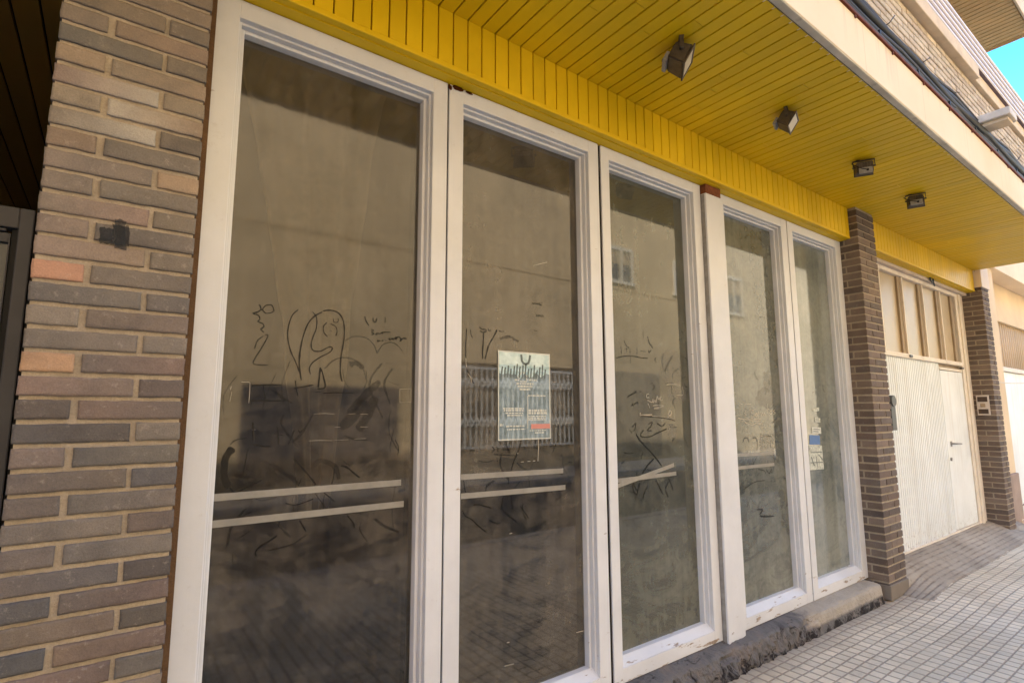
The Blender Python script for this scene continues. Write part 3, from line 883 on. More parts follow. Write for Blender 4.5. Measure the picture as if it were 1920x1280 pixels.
d = MB()
for pts, w in [([(260, 270), (200, 350), (185, 450), (190, 540), (225, 610)], 14), ]:
    stroke(d, pts, w, **B)
P(d, 'wiped_stroke', MAT['swept_dark'], wins[0])
d = MB()
for pts, w in [([(1045, 690), (1120, 620), (1210, 595), (1300, 615), (1370, 680), (1400, 780)], 3.4), ([(1220, 450), (1300, 415), (1400, 425), (1470, 490), (1495, 560)], 3),
               ([(1495, 560), (1540, 490), (1610, 465), (1670, 490), (1715, 545)], 3), ([(1260, 660), (1310, 640), (1350, 660), (1375, 690)], 12), ([(1200, 690), (1215, 790), (1260, 860)], 2.4),
               ([(1400, 700), (1405, 800), (1380, 860)], 2.4), ([(1570, 640), (1625, 650)], 3), ([(1520, 800), (1440, 870), (1350, 960), (1250, 1080)], 16), ([(1390, 960), (1300, 1090), (1180, 1200)], 22),
               ([(1480, 930), (1420, 1080), (1330, 1220)], 20)]:
    stroke(d, pts, w, **A)
for pts, w in [([(560, 1150), (760, 1100), (900, 1010)], 3), ([(300, 1050), (380, 1000), (440, 950)], 2.2), ([(430, 700), (520, 720), (640, 690)], 2), ([(1170, 540), (1130, 430), (1010, 380), (950, 430)], 10)]:
    stroke(d, pts, w, **B)
random.seed(11)
P(d, 'smear', MAT['swept_soft'], wins[0])
d = MB()
for pts, w in [([(330, 803), (400, 806)], 1.6), ([(405, 808), (403, 900), (395, 985)], 1.8), ([(245, 840), (238, 870)], 1.5), ([(250, 890), (232, 970)], 1.4), ([(1690, 865), (1785, 862), (1785, 975), (1690, 980), (1690, 868)], 0.9),
               ([(420, 1212), (455, 1212)], 1.0), ([(950, 1078), (1050, 1072), (1130, 1080)], 0.8), ([(1250, 1078), (1310, 1075)], 1), ([(1350, 1078), (1415, 1080)], 1), ([(1130, 1190), (1180, 1190)], 1.1), ([(1350, 1188), (1415, 1188)], 1.1)]:
    stroke(d, pts, w, sub=1, **A)
for pts, w in [([(910, 210), (1000, 206), (1110, 208)], 1.0), ([(1130, 205), (1250, 200)], 0.8), ([(1300, 195), (1400, 190)], 0.9)]:
    stroke(d, pts, w, sub=1, **B)
P(d, 'scratch', MAT['swept_light'], wins[0])

def tape(name_i, pts_list, Y=SY - 0.0012):
    for n_, (p, q, wpx) in enumerate(pts_list):
        mb = MB()
        A0, A1 = at(*p, Y - 0.0004 * n_), at(*q, Y - 0.0004 * n_)
        steps = 24
        pts = [A0.lerp(A1, k / steps) for k in range(steps + 1)]
        ws = [wpx * (1 + 0.05 * noise.noise(Vector((k * 0.7, n_, 0)))) for k in range(steps + 1)]
        mb.ribbon(pts, ws)
        P(mb, 'tape_strip', MAT['tape'], wins[name_i])
tape(0, [((396, 933), (752, 904), 0.0225), ((394, 983), (757, 944), 0.0225)])
tape(1, [((864, 894), (1056, 882), 0.0225), ((864, 930), (1060, 913), 0.0225)])
tape(2, [((1157, 901), (1268, 887), 0.021), ((1157, 911), (1264, 871), 0.021)])
tape(3, [((1381, 853), (1452, 849), 0.021), ((1383, 877), (1452, 870), 0.021)])

# window 2
C = dict(s=8.0, ox=860, oy=560); D2 = dict(s=6.4, ox=860, oy=800)
d = MB()
for pts, w in [([(120, 440), (112, 600), (105, 760), (110, 890)], 2.4), ([(180, 460), (185, 530), (210, 590)], 1.6), ([(310, 420), (350, 455), (400, 460), (410, 490), (350, 500), (330, 470)], 2.6),
               ([(375, 500), (370, 650), (360, 780), (358, 900)], 3.4), ([(575, 465), (530, 560), (460, 680), (425, 790), (400, 900)], 3.2), ([(440, 440), (455, 480), (490, 470)], 2), ([(600, 475), (640, 490), (685, 488)], 2),
               ([(1100, 68), (1170, 75), (1250, 95)], 2.2), ([(1170, 72), (1260, 62)], 1.6), ([(120, 1050), (180, 1180), (230, 1270)], 2.2)]:
    stroke(d, pts, w, **C)
for pts, w in [([(740, 200), (715, 290), (660, 420), (630, 530)], 3), ([(605, 600), (595, 690)], 2.4), ([(535, 850), (520, 930), (510, 1000)], 3.2), ([(180, 935), (260, 935), (330, 955), (395, 975)], 2.4),
               ([(45, 1000), (80, 1070), (160, 1110), (230, 1180), (330, 1260)], 2.2), ([(400, 240), (430, 270), (395, 310)], 2.2), ([(440, 240), (470, 250), (470, 300)], 2), ([(420, 330), (520, 335), (680, 345)], 1.8),
               ([(460, 370), (465, 420)], 2.6), ([(505, 390), (510, 420)], 2.2), ([(740, 950), (800, 1030), (840, 1100)], 2), ([(60, 640), (70, 720), (85, 790)], 2), ([(620, 970), (640, 985)], 3), ([(1210, 560), (1240, 570), (1255, 555)], 2)]:
    stroke(d, pts, w, **D2)
P(d, 'finger_drawing', MAT['swept_dark'], wins[1])
d = MB()
for pts, w in [([(610, 600), (760, 570), (860, 620), (900, 640)], 7), ([(1160, 250), (1280, 260)], 12), ([(1130, 470), (1180, 480)], 3)]:
    stroke(d, pts, w, **C)
P(d, 'smear', MAT['swept_soft'], wins[1])
d = MB()
for pts, w in [([(955, 110), (958, 250), (950, 410)], 2.6), ([(745, 420), (780, 418)], 2.4), ([(825, 412), (860, 410)], 2.4), ([(890, 408), (915, 406)], 3), ([(700, 315), (715, 320)], 2.4)]:
    stroke(d, pts, w, sub=1, **D2)
stroke(d, [(105, 890), (108, 960), (118, 1020)], 2.0, sub=1, **C); stroke(d, [(130, 1110), (185, 1190), (190, 1260)], 1.6, sub=1, **C)
for x, y, l_ in ((950, 1204, 5), (945, 1248, 18), (1080, 1185, 14), (955, 1000, 5), (1000, 498, 26)):
    stroke(d, [(x, y), (x + l_, y - l_ * .25)], 2.4, sub=1)
P(d, 'scratch', MAT['swept_light'], wins[1])
# window 3
E3 = dict(s=5.333, ox=1140, oy=600); F3 = dict(s=8.0, ox=1140, oy=800)
d = MB()
for pts, w in [([(80, 380), (150, 362), (250, 360), (330, 375), (400, 382)], 2.4), ([(130, 260), (135, 335)], 2), ([(165, 290), (205, 285)], 1.8), ([(185, 265), (190, 320)], 1.8), ([(222, 280), (225, 430)], 1.8), ([(290, 280), (292, 345)], 2),
               ([(325, 308), (375, 315)], 2.4), ([(405, 300), (412, 325), (430, 300)], 2), ([(352, 110), (355, 180)], 1.8), ([(195, 768), (240, 740), (290, 715)], 2.6), ([(265, 705), (290, 725)], 2.4), ([(315, 712), (335, 715)], 2.6),
               ([(230, 855), (270, 835), (298, 820), (298, 840)], 2.4), ([(420, 640), (450, 625)], 2), ([(450, 640), (465, 660), (455, 690), (440, 690)], 2), ([(330, 955), (430, 965), (540, 975), (620, 990), (670, 1005)], 2.2),
               ([(360, 1100), (325, 1140), (340, 1165), (420, 1165), (500, 1125), (590, 1085)], 2.6), ([(405, 1040), (440, 1020), (430, 1060), (395, 1100), (440, 1105)], 2.2), ([(490, 1030), (520, 1050), (545, 1060), (575, 1025)], 2.4),
               ([(600, 1045), (650, 1040)], 2.2), ([(620, 1065), (690, 1068)], 2.2), ([(240, 1070), (265, 1045), (280, 1030), (270, 1090), (250, 1110)], 2.2), ([(215, 1090), (240, 1130)], 2), ([(285, 1145), (320, 1195), (385, 1275)], 2.6),
               ([(735, 110), (750, 130)], 2), ([(735, 180), (745, 185)], 2), ([(745, 575), (775, 570)], 2), ([(765, 630), (775, 660), (790, 670)], 2)]:
    stroke(d, pts, w, **E3)
for pts, w in [([(425, 100), (460, 180), (540, 270), (630, 360), (700, 440), (760, 520), (810, 590)], 3), ([(690, 480), (610, 560), (540, 660), (520, 700)], 3.2), ([(370, 860), (385, 950), (430, 1010), (460, 920), (475, 830)], 3.2),
               ([(430, 680), (440, 740)], 2.4), ([(720, 800), (770, 900), (830, 1010)], 2.6), ([(910, 770), (950, 860), (980, 950)], 2.6), ([(430, 1010), (410, 1100)], 2), ([(330, 965), (390, 985)], 2.4), ([(590, 640), (660, 660)], 2.4), ([(240, 385), (320, 400), (380, 388)], 1.6)]:
    stroke(d, pts, w, **F3)
P(d, 'finger_drawing', MAT['swept_dark'], wins[2])
d = MB()
P(d, 'smear', MAT['swept_soft'], wins[2])
d = MB()
for pts, w in [([(410, 735), (385, 745), (388, 775), (412, 770)], 2), ([(395, 800), (440, 820), (450, 790), (455, 825), (470, 800), (480, 820), (492, 760), (505, 790), (530, 765), (520, 800), (545, 795)], 2.2), ([(400, 830), (420, 880)], 2), ([(450, 855), (490, 850), (560, 858), (460, 882), (530, 880)], 2),
               ([(585, 645), (650, 640), (720, 650)], 1.8), ([(745, 660), (748, 745), (690, 748)], 1.2), ([(325, 925), (330, 950), (440, 945)], 3.4), ([(440, 960), (560, 975), (670, 1000)], 2.4), ([(600, 975), (615, 905), (635, 920), (620, 955), (598, 940)], 2.6), ([(660, 850), (665, 990)], 1)]:
    stroke(d, pts, w, **E3)
P(d, 'finger_writing', MAT['swept_light'], wins[2])
for c, rx, rz, sd in ((at(1258, 690, SY), .10, .11, 1), (at(1270, 740, SY), .09, .05, 4), (at(1262, 808, SY), .045, .04, 6)):
    d = MB(); blob(d, c, rx, rz, SY + 0.0004 - 0.0001 * sd * .1, seed=sd)
    P(d, 'residue', MAT['paper_haze'], wins[2])
# window 4
G4 = dict(s=4.571, ox=1360, oy=700)
d = MB()
for pts, w in [([(110, 380), (150, 395), (180, 430), (200, 440)], 2), ([(150, 392), (230, 395), (305, 388)], 2.2), ([(200, 410), (260, 408), (300, 405), (300, 435), (265, 425), (235, 438), (190, 435)], 1.8),
               ([(245, 315), (222, 320), (225, 340), (245, 350), (240, 375), (220, 372)], 2), ([(262, 340), (275, 350), (268, 370), (258, 355), (265, 340)], 2), ([(285, 320), (282, 385)], 2), ([(283, 345), (300, 345)], 1.6), ([(305, 330), (308, 360), (318, 335), (325, 358), (335, 335), (340, 358)], 1.8),
               ([(360, 260), (365, 345)], 2.2), ([(352, 310), (375, 305)], 1.6), ([(385, 320), (378, 340), (395, 345), (400, 322), (386, 318)], 1.8), ([(425, 310), (410, 325), (428, 335), (412, 350)], 2), ([(175, 320), (165, 345), (180, 360)], 2.4), ([(120, 255), (145, 262)], 2), ([(165, 260), (220, 262)], 2)]:
    stroke(d, pts, w, **G4)
P(d, 'finger_writing', MAT['swept_light'], wins[3])
d = MB()
for pts, w in [([(150, 590), (165, 555), (190, 555), (205, 590)], 2), ([(235, 555), (260, 550), (275, 590), (270, 660)], 2.4), ([(300, 510), (305, 525)], 3), ([(360, 535), (390, 535)], 3), ([(425, 545), (432, 590)], 2.4), ([(420, 720), (425, 780)], 3), ([(270, 715), (240, 770)], 2.2), ([(280, 820), (330, 830), (345, 860)], 2),
               ([(350, 820), (375, 855), (395, 820), (400, 855)], 2), ([(270, 1165), (320, 1165), (300, 1220), (420, 1220)], 3), ([(160, 990), (250, 930), (340, 915)], 2)]:
    stroke(d, pts, w, **G4)
P(d, 'finger_drawing', MAT['swept_dark'], wins[3])
for c, rx, rz, sd in ((at(1435, 745, SY), .12, .07, 2), (at(1440, 715, SY), .06, .08, 7)):
    d = MB(); blob(d, c, rx, rz, SY + 0.0004 - 0.00001 * sd, seed=sd)
    P(d, 'residue', MAT['paper_haze'], wins[3])
d = MB(); d.poly([at(x, y, SY + 0.0005) for x, y in ((1424, 814), (1452, 812), (1452, 872), (1424, 874))])
P(d, 'residue', MAT['paper_haze'], wins[3])

random.seed(23)
for wi, (xa, xb_, ya, yb_, n_) in enumerate(((420, 750, 700, 1000, 24), (880, 1075, 830, 980, 16), (1160, 1290, 640, 930, 20), (1385, 1460, 690, 960, 18), (1520, 1590, 700, 980, 8))):
    d = MB()
    for i in range(n_):
        x, y = random.uniform(xa, xb_), random.uniform(ya, yb_)
        L_ = random.uniform(0.03, 0.16) * (xb_ - xa); a = random.uniform(0, 3.14); cv = random.uniform(-.6, .6) * L_
        dx, dy = math.cos(a) * L_ * .5, math.sin(a) * L_
        q = [(x - dx, y - dy), (x - dy * .3 + cv * .3, y + cv * .4), (x + dx, y + dy)]
        q = [(min(max(p[0], xa), xb_), p[1]) for p in q]
        stroke(d, q, random.choice((1.6, 2.2, 3, 5)), sub=6)
    P(d, 'finger_mark', MAT['swept_soft'], wins[wi])

# poster on window 2
t = NT('poster_sky'); v = t.coord(); MAT['poster_sky'] = t.done(t.bsdf(t.mix(t.rng(t.noise(v, 14, 5, .6), .35, .65), lin((150, 180, 184)), lin((206, 226, 226))), 0.03, 0.9))
t = NT('poster_body'); v = t.coord(); MAT['poster_body'] = t.done(t.bsdf(t.mix(t.rng(t.noise(v, 22, 6, .7), .35, .65), lin((100, 114, 118)), lin((140, 155, 160))), 0.03, 0.9))
plain('poster_white', (196, 198, 190), 0.3, 0.5, 0.06); plain('poster_red', (200, 132, 122), 0.3, 0.5, 0.1); plain('poster_ink', (84, 98, 98), 0.3, 0.5, 0.1)
po = empty('poster', 'pale blue and grey poster with a red strip, stuck on the second window', 'poster', (1.372, GY - 0.006, 1.28))
def PP(mb, name, mat):
    o = mb.build(name, mat); o.parent = po; o.matrix_parent_inverse = Matrix.Translation(-po.location); return o
PW = 0.302; PH = 0.398; px0, pz0 = 1.372, 1.280
yq = GY - 0.0045
b = MB(); b.box((px0, yq, pz0), (px0 + PW, yq + 0.0008, pz0 + PH)); PP(b, 'border', MAT['poster_white'])
b = MB(); b.box((px0 + .006, yq - .0003, pz0 + .006), (px0 + PW - .006, yq - .0001, pz0 + PH - .006)); PP(b, 'backdrop', MAT['poster_body'])
b = MB()
prof = [(px0 + .006, pz0 + PH - .006)]
n_ = 40
low = []
for i in range(n_ + 1):
    u = i / n_
    low.append((px0 + .006 + (PW - .012) * u, pz0 + PH * (0.72 + 0.05 * noise.noise(Vector((u * 9, 1, 2))) + 0.06 * abs(u - .45))))
for (xa, za), (xb, zb) in zip(low, low[1:]):
    b.poly([(xa, yq - .0005, za), (xb, yq - .0005, zb), (xb, yq - .0005, pz0 + PH - .006), (xa, yq - .0005, pz0 + PH - .006)])
PP(b, 'sky_area', MAT['poster_sky'])
def fx(u, w): return Vector((px0 + PW * u, yq - .0009, pz0 + PH * w))
b = MB()
b.ribbon([fx(.43, .97), fx(.44, .90), fx(.47, .87), fx(.52, .86), fx(.57, .88), fx(.59, .92), fx(.60, .97)], .012)
for i in range(16):
    u = .06 + .055 * i
    b.ribbon([fx(u, .70), fx(u + .01, .74 + .06 * random.random()), fx(u + .02, .80 + .07 * random.random())], .008)
PP(b, 'tree_shape', MAT['poster_ink'])
b = MB()
b.ribbon([fx(.36, .70), fx(.46, .78), fx(.56, .70)], .005)
for q in ([(.40, .70), (.40, .66), (.53, .66), (.53, .70)],): b.ribbon([fx(*p) for p in q], .004)
for (u0, u1, w) in ((.30, .38, .675), (.34, .66, .635), (.36, .64, .605), (.58, .72, .68), (.40, .60, .57)):
    u = u0
    while u < u1:
        e = min(u1, u + random.uniform(.02, .05)); b.ribbon([fx(u, w), fx(e, w)], .008); u = e + .012
PP(b, 'house_emblem', MAT['poster_white'])
b = MB()
for (u0, u1, w, hgt) in ((.09, .47, .352, .007), (.10, .47, .33, .007), (.13, .45, .30, .006), (.16, .44, .275, .006), (.56, .90, .50, .006), (.56, .92, .33, .010), (.56, .92, .30, .010), (.56, .90, .265, .005), (.56, .90, .245, .005), (.56, .90, .225, .005), (.58, .90, .10, .004), (.68, .86, .075, .006), (.03, .09, .17, .010), (.14, .48, .155, .006), (.16, .5, .12, .005)):
    u = u0
    while u < u1:
        e = min(u1, u + random.uniform(.015, .07)); b.ribbon([fx(u, w), fx(e, w)], hgt); u = e + .012
b.ribbon([fx(.545, .13), fx(.55, .5)], .004)
PP(b, 'text_rows', MAT['poster_white'])
b = MB(); b.poly([fx(.61, .12), fx(.985, .12), fx(.985, .175), fx(.61, .175)]); PP(b, 'red_strip', MAT['poster_red'])

# notices stuck on the last window
def notice(name, pix, mat, label, extra=None):
    mb = MB()
    pts = [at(x, y, SY - 0.001) for x, y in pix]
    mb.poly(pts); 
    for p in list(pts): p.y += 0
    o = mb.build(name, MAT[mat]); tag(o, label, 'notice', 'papers on the end window')
    if extra:
        e = MB()
        for a, c_, w in extra: e.ribbon([at(*a, SY - 0.0016), at(*c_, SY - 0.0016)], w)
        q = e.build('printed_lines', MAT['poster_ink']); q.parent = o
    return o
plain('paper_white', (206, 208, 200), 0.6, 0.4, 0.12, 40); plain('paper_blue', (84, 122, 176), 0.45, 0.4, 0.08, 20)
plain('paper_torn', (196, 200, 190), 0.7, 0.3, 0.3, 60)
notice('paper_notice', ((1522, 800), (1539, 801), (1540, 813), (1523, 812)), 'paper_white', 'small white slip directly above the blue notice on the end window', [((1525, 804), (1537, 805), .006), ((1525, 808), (1535, 809), .006)])
notice('paper_notice', ((1518, 815), (1537, 816), (1538, 833), (1518, 833)), 'paper_blue', 'blue square notice on the end window beside the middle brick pier')
notice('paper_notice', ((1517, 835), (1541, 835), (1545, 879), (1518, 881)), 'paper_torn', 'largest white printed notice, torn along its foot, below the blue notice', [((1520, 848), (1541, 847), .007), ((1521, 856), (1527, 873), .012), ((1530, 855), (1533, 874), .010), ((1535, 852), (1543, 862), .010), ((1520, 867), (1543, 866), .006)])
notice('paper_notice', ((1528, 782), (1538, 784), (1538, 792), (1528, 791)), 'paper_torn', 'tiny torn white scrap second from the top of the end window papers')
notice('paper_notice', ((1522, 767), (1536, 763), (1536, 770), (1526, 771)), 'paper_torn', 'topmost tiny torn white scrap on the end window')

# ---- plinth under the shopfront ---------------------------------------
b = MB()
nx = 620
prof = [(2.0, 0.134), (1.93, 0.134), (1.90, 0.133), (1.87, 0.133), (1.84, 0.132), (1.81, 0.131), (1.785, 0.129), (1.768, 0.122), (1.760, 0.108), (1.757, 0.09), (1.755, 0.07), (1.753, 0.05), (1.751, 0.03), (1.748, 0.01), (1.745, -0.02)]
vs = []
for i in range(nx + 1):
    x = 0.165 + (4.72 - 0.165) * i / nx
    row = []
    old = 1 - smooth(3.62, 3.78, x)
    chip = old * max(0.0, noise.noise(Vector((x * 3.1, 0, 1))) + 0.15) * 0.085
    for j, (y, z) in enumerate(prof):
        q = Vector((x, y, z))
        rough = 0.2 + 0.8 * old
        e = noise.fractal(q * 22, 0.75, 2.1, 6)
        f2 = noise.noise(q * 55)
        yy, zz = y, z
        if j >= 3:
            edge = max(0, 1 - abs(j - 8) / 5)
            yy = y + 0.028 + chip * edge + (e * (0.018 if j >= 8 else 0.006) + f2 * 0.004) * rough + (0.004 * old)
            zz = z - chip * 0.55 * edge * (1 if j < 10 else 0) - abs(e) * 0.007 * rough * (1 if j < 10 else 0) + f2 * 0.004 * rough
        row.append(b.bm.verts.new((x + f2 * .003, min(yy, 1.925) if j > 1 else y, min(zz, 0.1345))))
    vs.append(row)
for i in range(nx):
    for j in range(len(prof) - 1):
        f = b.bm.faces.new([vs[i][j], vs[i][j + 1], vs[i + 1][j + 1], vs[i + 1][j]]); f.smooth = False
b.bm.faces.new(vs[-1]); b.bm.faces.new(vs[0][::-1])
P(b, 'plinth', MAT['plinth'])

# ---- garage door ------------------------------------------------------
DY = 1.962
b = MB(); b.box((7.90, DY - 0.015, 0.10), (7.985, DY + 0.06, 2.80), 0.003, 2); b.box((7.9855, DY - 0.028, 0.10), (8.06, DY + 0.06, 2.80), 0.003, 2); b.box((8.0605, DY - 0.01, 0.10), (8.20, DY + 0.06, 2.80), 0.003, 2)
b.box((5.15, DY - 0.018, 2.735), (7.8995, DY + 0.06, 2.775), 0.003, 2)
b.box((5.15, DY - 0.026, 1.915), (7.8995, DY + 0.06, 1.958), 0.004, 2)
b.box((5.15, DY - 0.012, 0.125), (7.8995, DY + 0.06, 0.172), 0.004, 2)
for x in (5.70, 6.265, 6.832, 7.374):
    b.box((x, DY - 0.012, 1.9585), (x + 0.022, DY + 0.06, 2.7345), 0.002, 1)
gd = P(b, 'garage_door', MAT['door_cream'])
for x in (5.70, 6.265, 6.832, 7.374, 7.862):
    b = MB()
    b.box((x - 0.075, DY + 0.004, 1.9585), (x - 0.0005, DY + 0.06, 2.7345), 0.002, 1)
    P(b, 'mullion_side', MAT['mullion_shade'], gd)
for x0, x1 in ((5.16, 5.62), (5.7225, 6.19), (6.2875, 6.755), (6.8545, 7.298), (7.3965, 7.786)):
    b = MB(); b.box((x0, DY + 0.022, 1.9585), (x1, DY + 0.03, 2.7345)); P(b, 'transom_pane', MAT['frosted'], gd)
b = MB()
x = 5.16
while x < 7.11:
    b.prism([(x, DY + 0.012), (x + 0.006, DY), (x + 0.036, DY), (x + 0.042, DY + 0.012), (x + 0.042, DY + 0.03), (x, DY + 0.03)], 0.1725, 1.9145, 'z'); x += 0.0485
P(b, 'ribbed_leaf', MAT['door_white'], gd)
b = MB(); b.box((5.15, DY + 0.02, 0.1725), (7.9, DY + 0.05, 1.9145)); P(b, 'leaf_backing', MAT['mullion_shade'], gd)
b = MB(); b.box((7.142, DY - 0.004, 0.18), (7.892, DY + 0.03, 1.84), 0.004, 2); wd = P(b, 'wicket_door', MAT['door_white'], gd)
b = MB(); b.box((7.135, DY - 0.008, 1.846), (7.895, DY + 0.03, 1.875), 0.003, 1); P(b, 'drip_bar', MAT['door_cream'], gd)
b = MB()
b.box((7.235, DY - 0.012, 1.03), (7.275, DY - 0.0045, 1.085), 0.004, 2)
b.tube([(7.255, DY - 0.01, 1.06), (7.255, DY - 0.05, 1.06), (7.27, DY - 0.055, 1.06), (7.40, DY - 0.055, 1.055)], 0.009, 8)
P(b, 'handle', MAT['metal_grey'], wd)
b = MB(); b.tube([(7.20, DY - 0.016, 0.90), (7.20, DY - 0.003, 0.90)], 0.018, 12); P(b, 'lock', MAT['metal_grey'], wd)
b = MB(); b.box((5.60, 1.915, 1.235), (5.70, 1.958, 1.47), 0.006, 2)
b.tube([(5.655, 1.905, 1.495), (5.655, 1.958, 1.495)], 0.05, 16)
P(b, 'latch_box', MAT['key_box'], gd)
b = MB(); b.box((5.15, 1.905, 2.7755), (8.20, 2.0, 2.8055)); P(b, 'lintel', MAT['lintel'])
b = MB(); b.box((6.23, DY - 0.036, 1.925), (6.30, DY - 0.0265, 1.95), 0.003, 1); P(b, 'hinge', MAT['key_box'], gd)
b = MB(); b.box((7.80, DY - 0.036, 1.88), (7.87, DY - 0.0085, 1.90), 0.003, 1); P(b, 'hinge', MAT['key_box'], gd)
b = MB()
b.tube([(6.88, 1.885, 2.806), (6.93, 1.895, 2.79), (7.00, 1.90, 2.765)], 0.008, 8); P(b, 'hasp', MAT['key_box'], gd); b = MB(); b.tube([(6.98, 1.885, 2.806), (7.01, 1.895, 2.78), (7.06, 1.90, 2.742)], 0.008, 8)
P(b, 'hasp', MAT['key_box'], gd)

# ---- dark passage and its gate on the left ----------------------------
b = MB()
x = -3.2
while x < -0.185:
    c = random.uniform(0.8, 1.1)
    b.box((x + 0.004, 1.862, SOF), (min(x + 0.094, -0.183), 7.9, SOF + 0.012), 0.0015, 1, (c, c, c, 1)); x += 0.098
pc = P(b, 'passage_ceiling', MAT['shaded_yellow_board'])
b = MB(); b.box((-3.2, 1.885, SOF + 0.0105), (-0.17, 7.9, SOF + 0.03)); P(b, 'groove_backing', MAT['gap_dark'], pc)
b = MB(); b.box((-3.5, 1.80, 0), (-3.21, 8, SOF)); b.box((-3.21, 7.7, 0), (-0.19, 8, SOF)); b.box((-34, 1.80, 0), (-3.501, 2.2, SOF)); P(b, 'passage_wall', MAT['render_grey'])
gy = 2.20
b = MB()
for s in range(1):
    ring(b, -1.75, -0.236, 0.03, 2.036, 0.06, 0.036, 0.08, 0.066, gy, gy + 0.06, 0.004)
gate = P(b, 'entrance_gate', MAT['gate_metal'])
b = MB(); ring(b, -1.685, -0.288, 0.13, 1.955, 0.05, 0.005, 0.06, 0.030, gy + 0.012, gy + 0.05, 0.003); b.box((-1.2, gy + 0.004, 1.957), (-0.297, gy + 0.03, 1.967), 0.003, 1); P(b, 'leaf_frame', MAT['gate_metal'], gate)
b = MB(); b.box((-0.2875, gy + 0.02, 0.11), (-0.2725, gy + 0.05, 1.969)); b.box((-0.235, gy + 0.02, 0.0), (-0.19, gy + 0.05, 2.3)); P(b, 'shadow_gap', MAT['gate_black'], gate)
b = MB(); b.box((-1.64, gy + 0.03, 0.185), (-0.294, gy + 0.036, 1.93)); P(b, 'pane', MAT['gate_glass'], gate)

# ------------------------------------------------------------------ things on the building
def floodlight(x, y, yaw, tilt, label, arm=0.05, sc=0.84):
    r = empty('floodlight', label, 'floodlight', (x, y, SOF), 'floodlights under the yellow canopy')
    r.scale = (sc, sc, sc)
    Mh = Matrix.Translation((0, 0, -arm - 0.055)) @ Matrix.Rotation(yaw, 4, 'Z') @ Matrix.Rotation(tilt, 4, 'X')
    Mb = Matrix.Rotation(yaw, 4, 'Z')
    # local: +Y is the beam direction
    mb = MB()
    bm2 = bmesh.new()
    f = [(-.070, .036, -.052), (.070, .036, -.052), (.070, .036, .052), (-.070, .036, .052)]
    k = [(-.062, -.052, -.042), (.062, -.052, -.042), (.062, -.052, .046), (-.062, -.052, .046)]
    V = [bm2.verts.new(p) for p in f + k]
    for q in ((0, 1, 2, 3), (7, 6, 5, 4), (0, 4, 5, 1), (1, 5, 6, 2), (2, 6, 7, 3), (3, 7, 4, 0)):
        bm2.faces.new([V[i] for i in q])
    bmesh.ops.bevel(bm2, geom=list(bm2.edges), offset=0.006, segments=2, affect='EDGES')
    bmesh.ops.transform(bm2, matrix=Mh, verts=bm2.verts)
    mb.merge(bm2)
    for i in range(5):
        mb.box((-.045 + i * .0205, -.058, -.005), (-.041 + i * .0205, -.0505, .04), M=Mh)
    mb.box((-.074, .034, -.056), (.074, .043, -.044), .002, 1, M=Mh); mb.box((-.074, .034, .044), (.074, .043, .056), .002, 1, M=Mh)
    mb.box((-.074, .034, -.0435), (-.062, .043, .0435), .002, 1, M=Mh); mb.box((.062, .034, -.0435), (.074, .043, .0435), .002, 1, M=Mh)
    h = mb.build('housing', MAT['metal_dark'], r)
    mb = MB(); mb.box((-.0615, .036, -.0435), (.0615, .039, .0435), M=Mh); mb.build('lens', MAT['lamp_glass'], r)
    mb = MB()
    mb.box((-.084, -.010, -arm - .045), (-.080, .010, -.004), M=Mb); mb.box((.080, -.010, -arm - .045), (.084, .010, -.004), M=Mb); mb.box((-.084, -.012, -.0045), (.084, .012, -.0005), M=Mb)
    mb.tube([Mb @ Vector((-.088, 0, -arm - .040)), Mb @ Vector((-.070, 0, -arm - .040))], .008, 8); mb.tube([Mb @ Vector((.088, 0, -arm - .040)), Mb @ Vector((.070, 0, -arm - .040))], .008, 8)
    mb.build('bracket', MAT['metal_dark'], r)
    mb = MB(); mb.box((-.050, -.072, -.060), (.050, -.0525, -.010), .004, 2, M=Mh); j = mb.build('junction_box', MAT['metal_grey'], r)
    mb = MB(); g0 = Mh @ Vector((.012, -.071, -.037)); g1 = Mh @ Vector((.012, -.080, -.037)); mb.tube([g0, g1], .010, 10)
    q = Mb @ Vector((-.10, -.06, -.04)); e_ = Mb @ Vector((-.03, -.02, -.002))
    mb.tube([g1, g1 + (q - g1) * .5 + Vector((0, 0, -.012)), q, q.lerp(e_, .6) + Vector((0, 0, .01)), e_], .0035, 6)
    mb.build('lead', MAT['cable_black'], r)
    return r
floodlight(1.985, 1.385, R_(-139), R_(-30), 'floodlight nearest the camera, turned so that its lit face shows only edge on', 0.022, 0.92)
floodlight(2.935, 1.375, R_(-160), R_(-34), 'floodlight whose white lens faces out, second along the yellow soffit', 0.018, 0.80)
floodlight(3.945, 1.375, R_(-60), R_(4), 'floodlight with a looped lead and grey box below, third along the soffit', 0.02, 0.76)
floodlight(4.905, 1.380, R_(-70), R_(-4), 'farthest floodlight, just beyond the middle brick pier', 0.02, 0.76)

# cables along the foot of the parapet
random.seed(5)
def cable(name, y, z, r, mat, label, sag=0.02, x0=-3.0, x1=8.3, ph=0.0, twist=0.0):
    mb = MB(); pts = []
    n = 150
    for i in range(n + 1):
        x = x0 + (x1 - x0) * i / n
        s = abs(math.sin((x * 1.15 + ph) * math.pi / 1.6))
        pts.append((x, y + 0.006 * noise.noise(Vector((x * 2.0, ph, 1))), z - sag * s + 0.010 * noise.noise(Vector((x * 1.1, ph, 7))) + twist * math.sin(x * 0.9 + ph)))
    mb.tube(pts, r, 7)
    tag(mb.build(name, MAT[mat]), label, 'cable', 'cables along the parapet foot')
cable('power_cable', 0.970, 3.374, 0.014, 'cable_grey', 'lowest grey cable, lying along the rusty edge of the fascia', 0.004, ph=0.2)
cable('power_cable', 0.975, 3.398, 0.013, 'cable_black', 'black cable just above the lowest grey one', 0.008, ph=0.9)
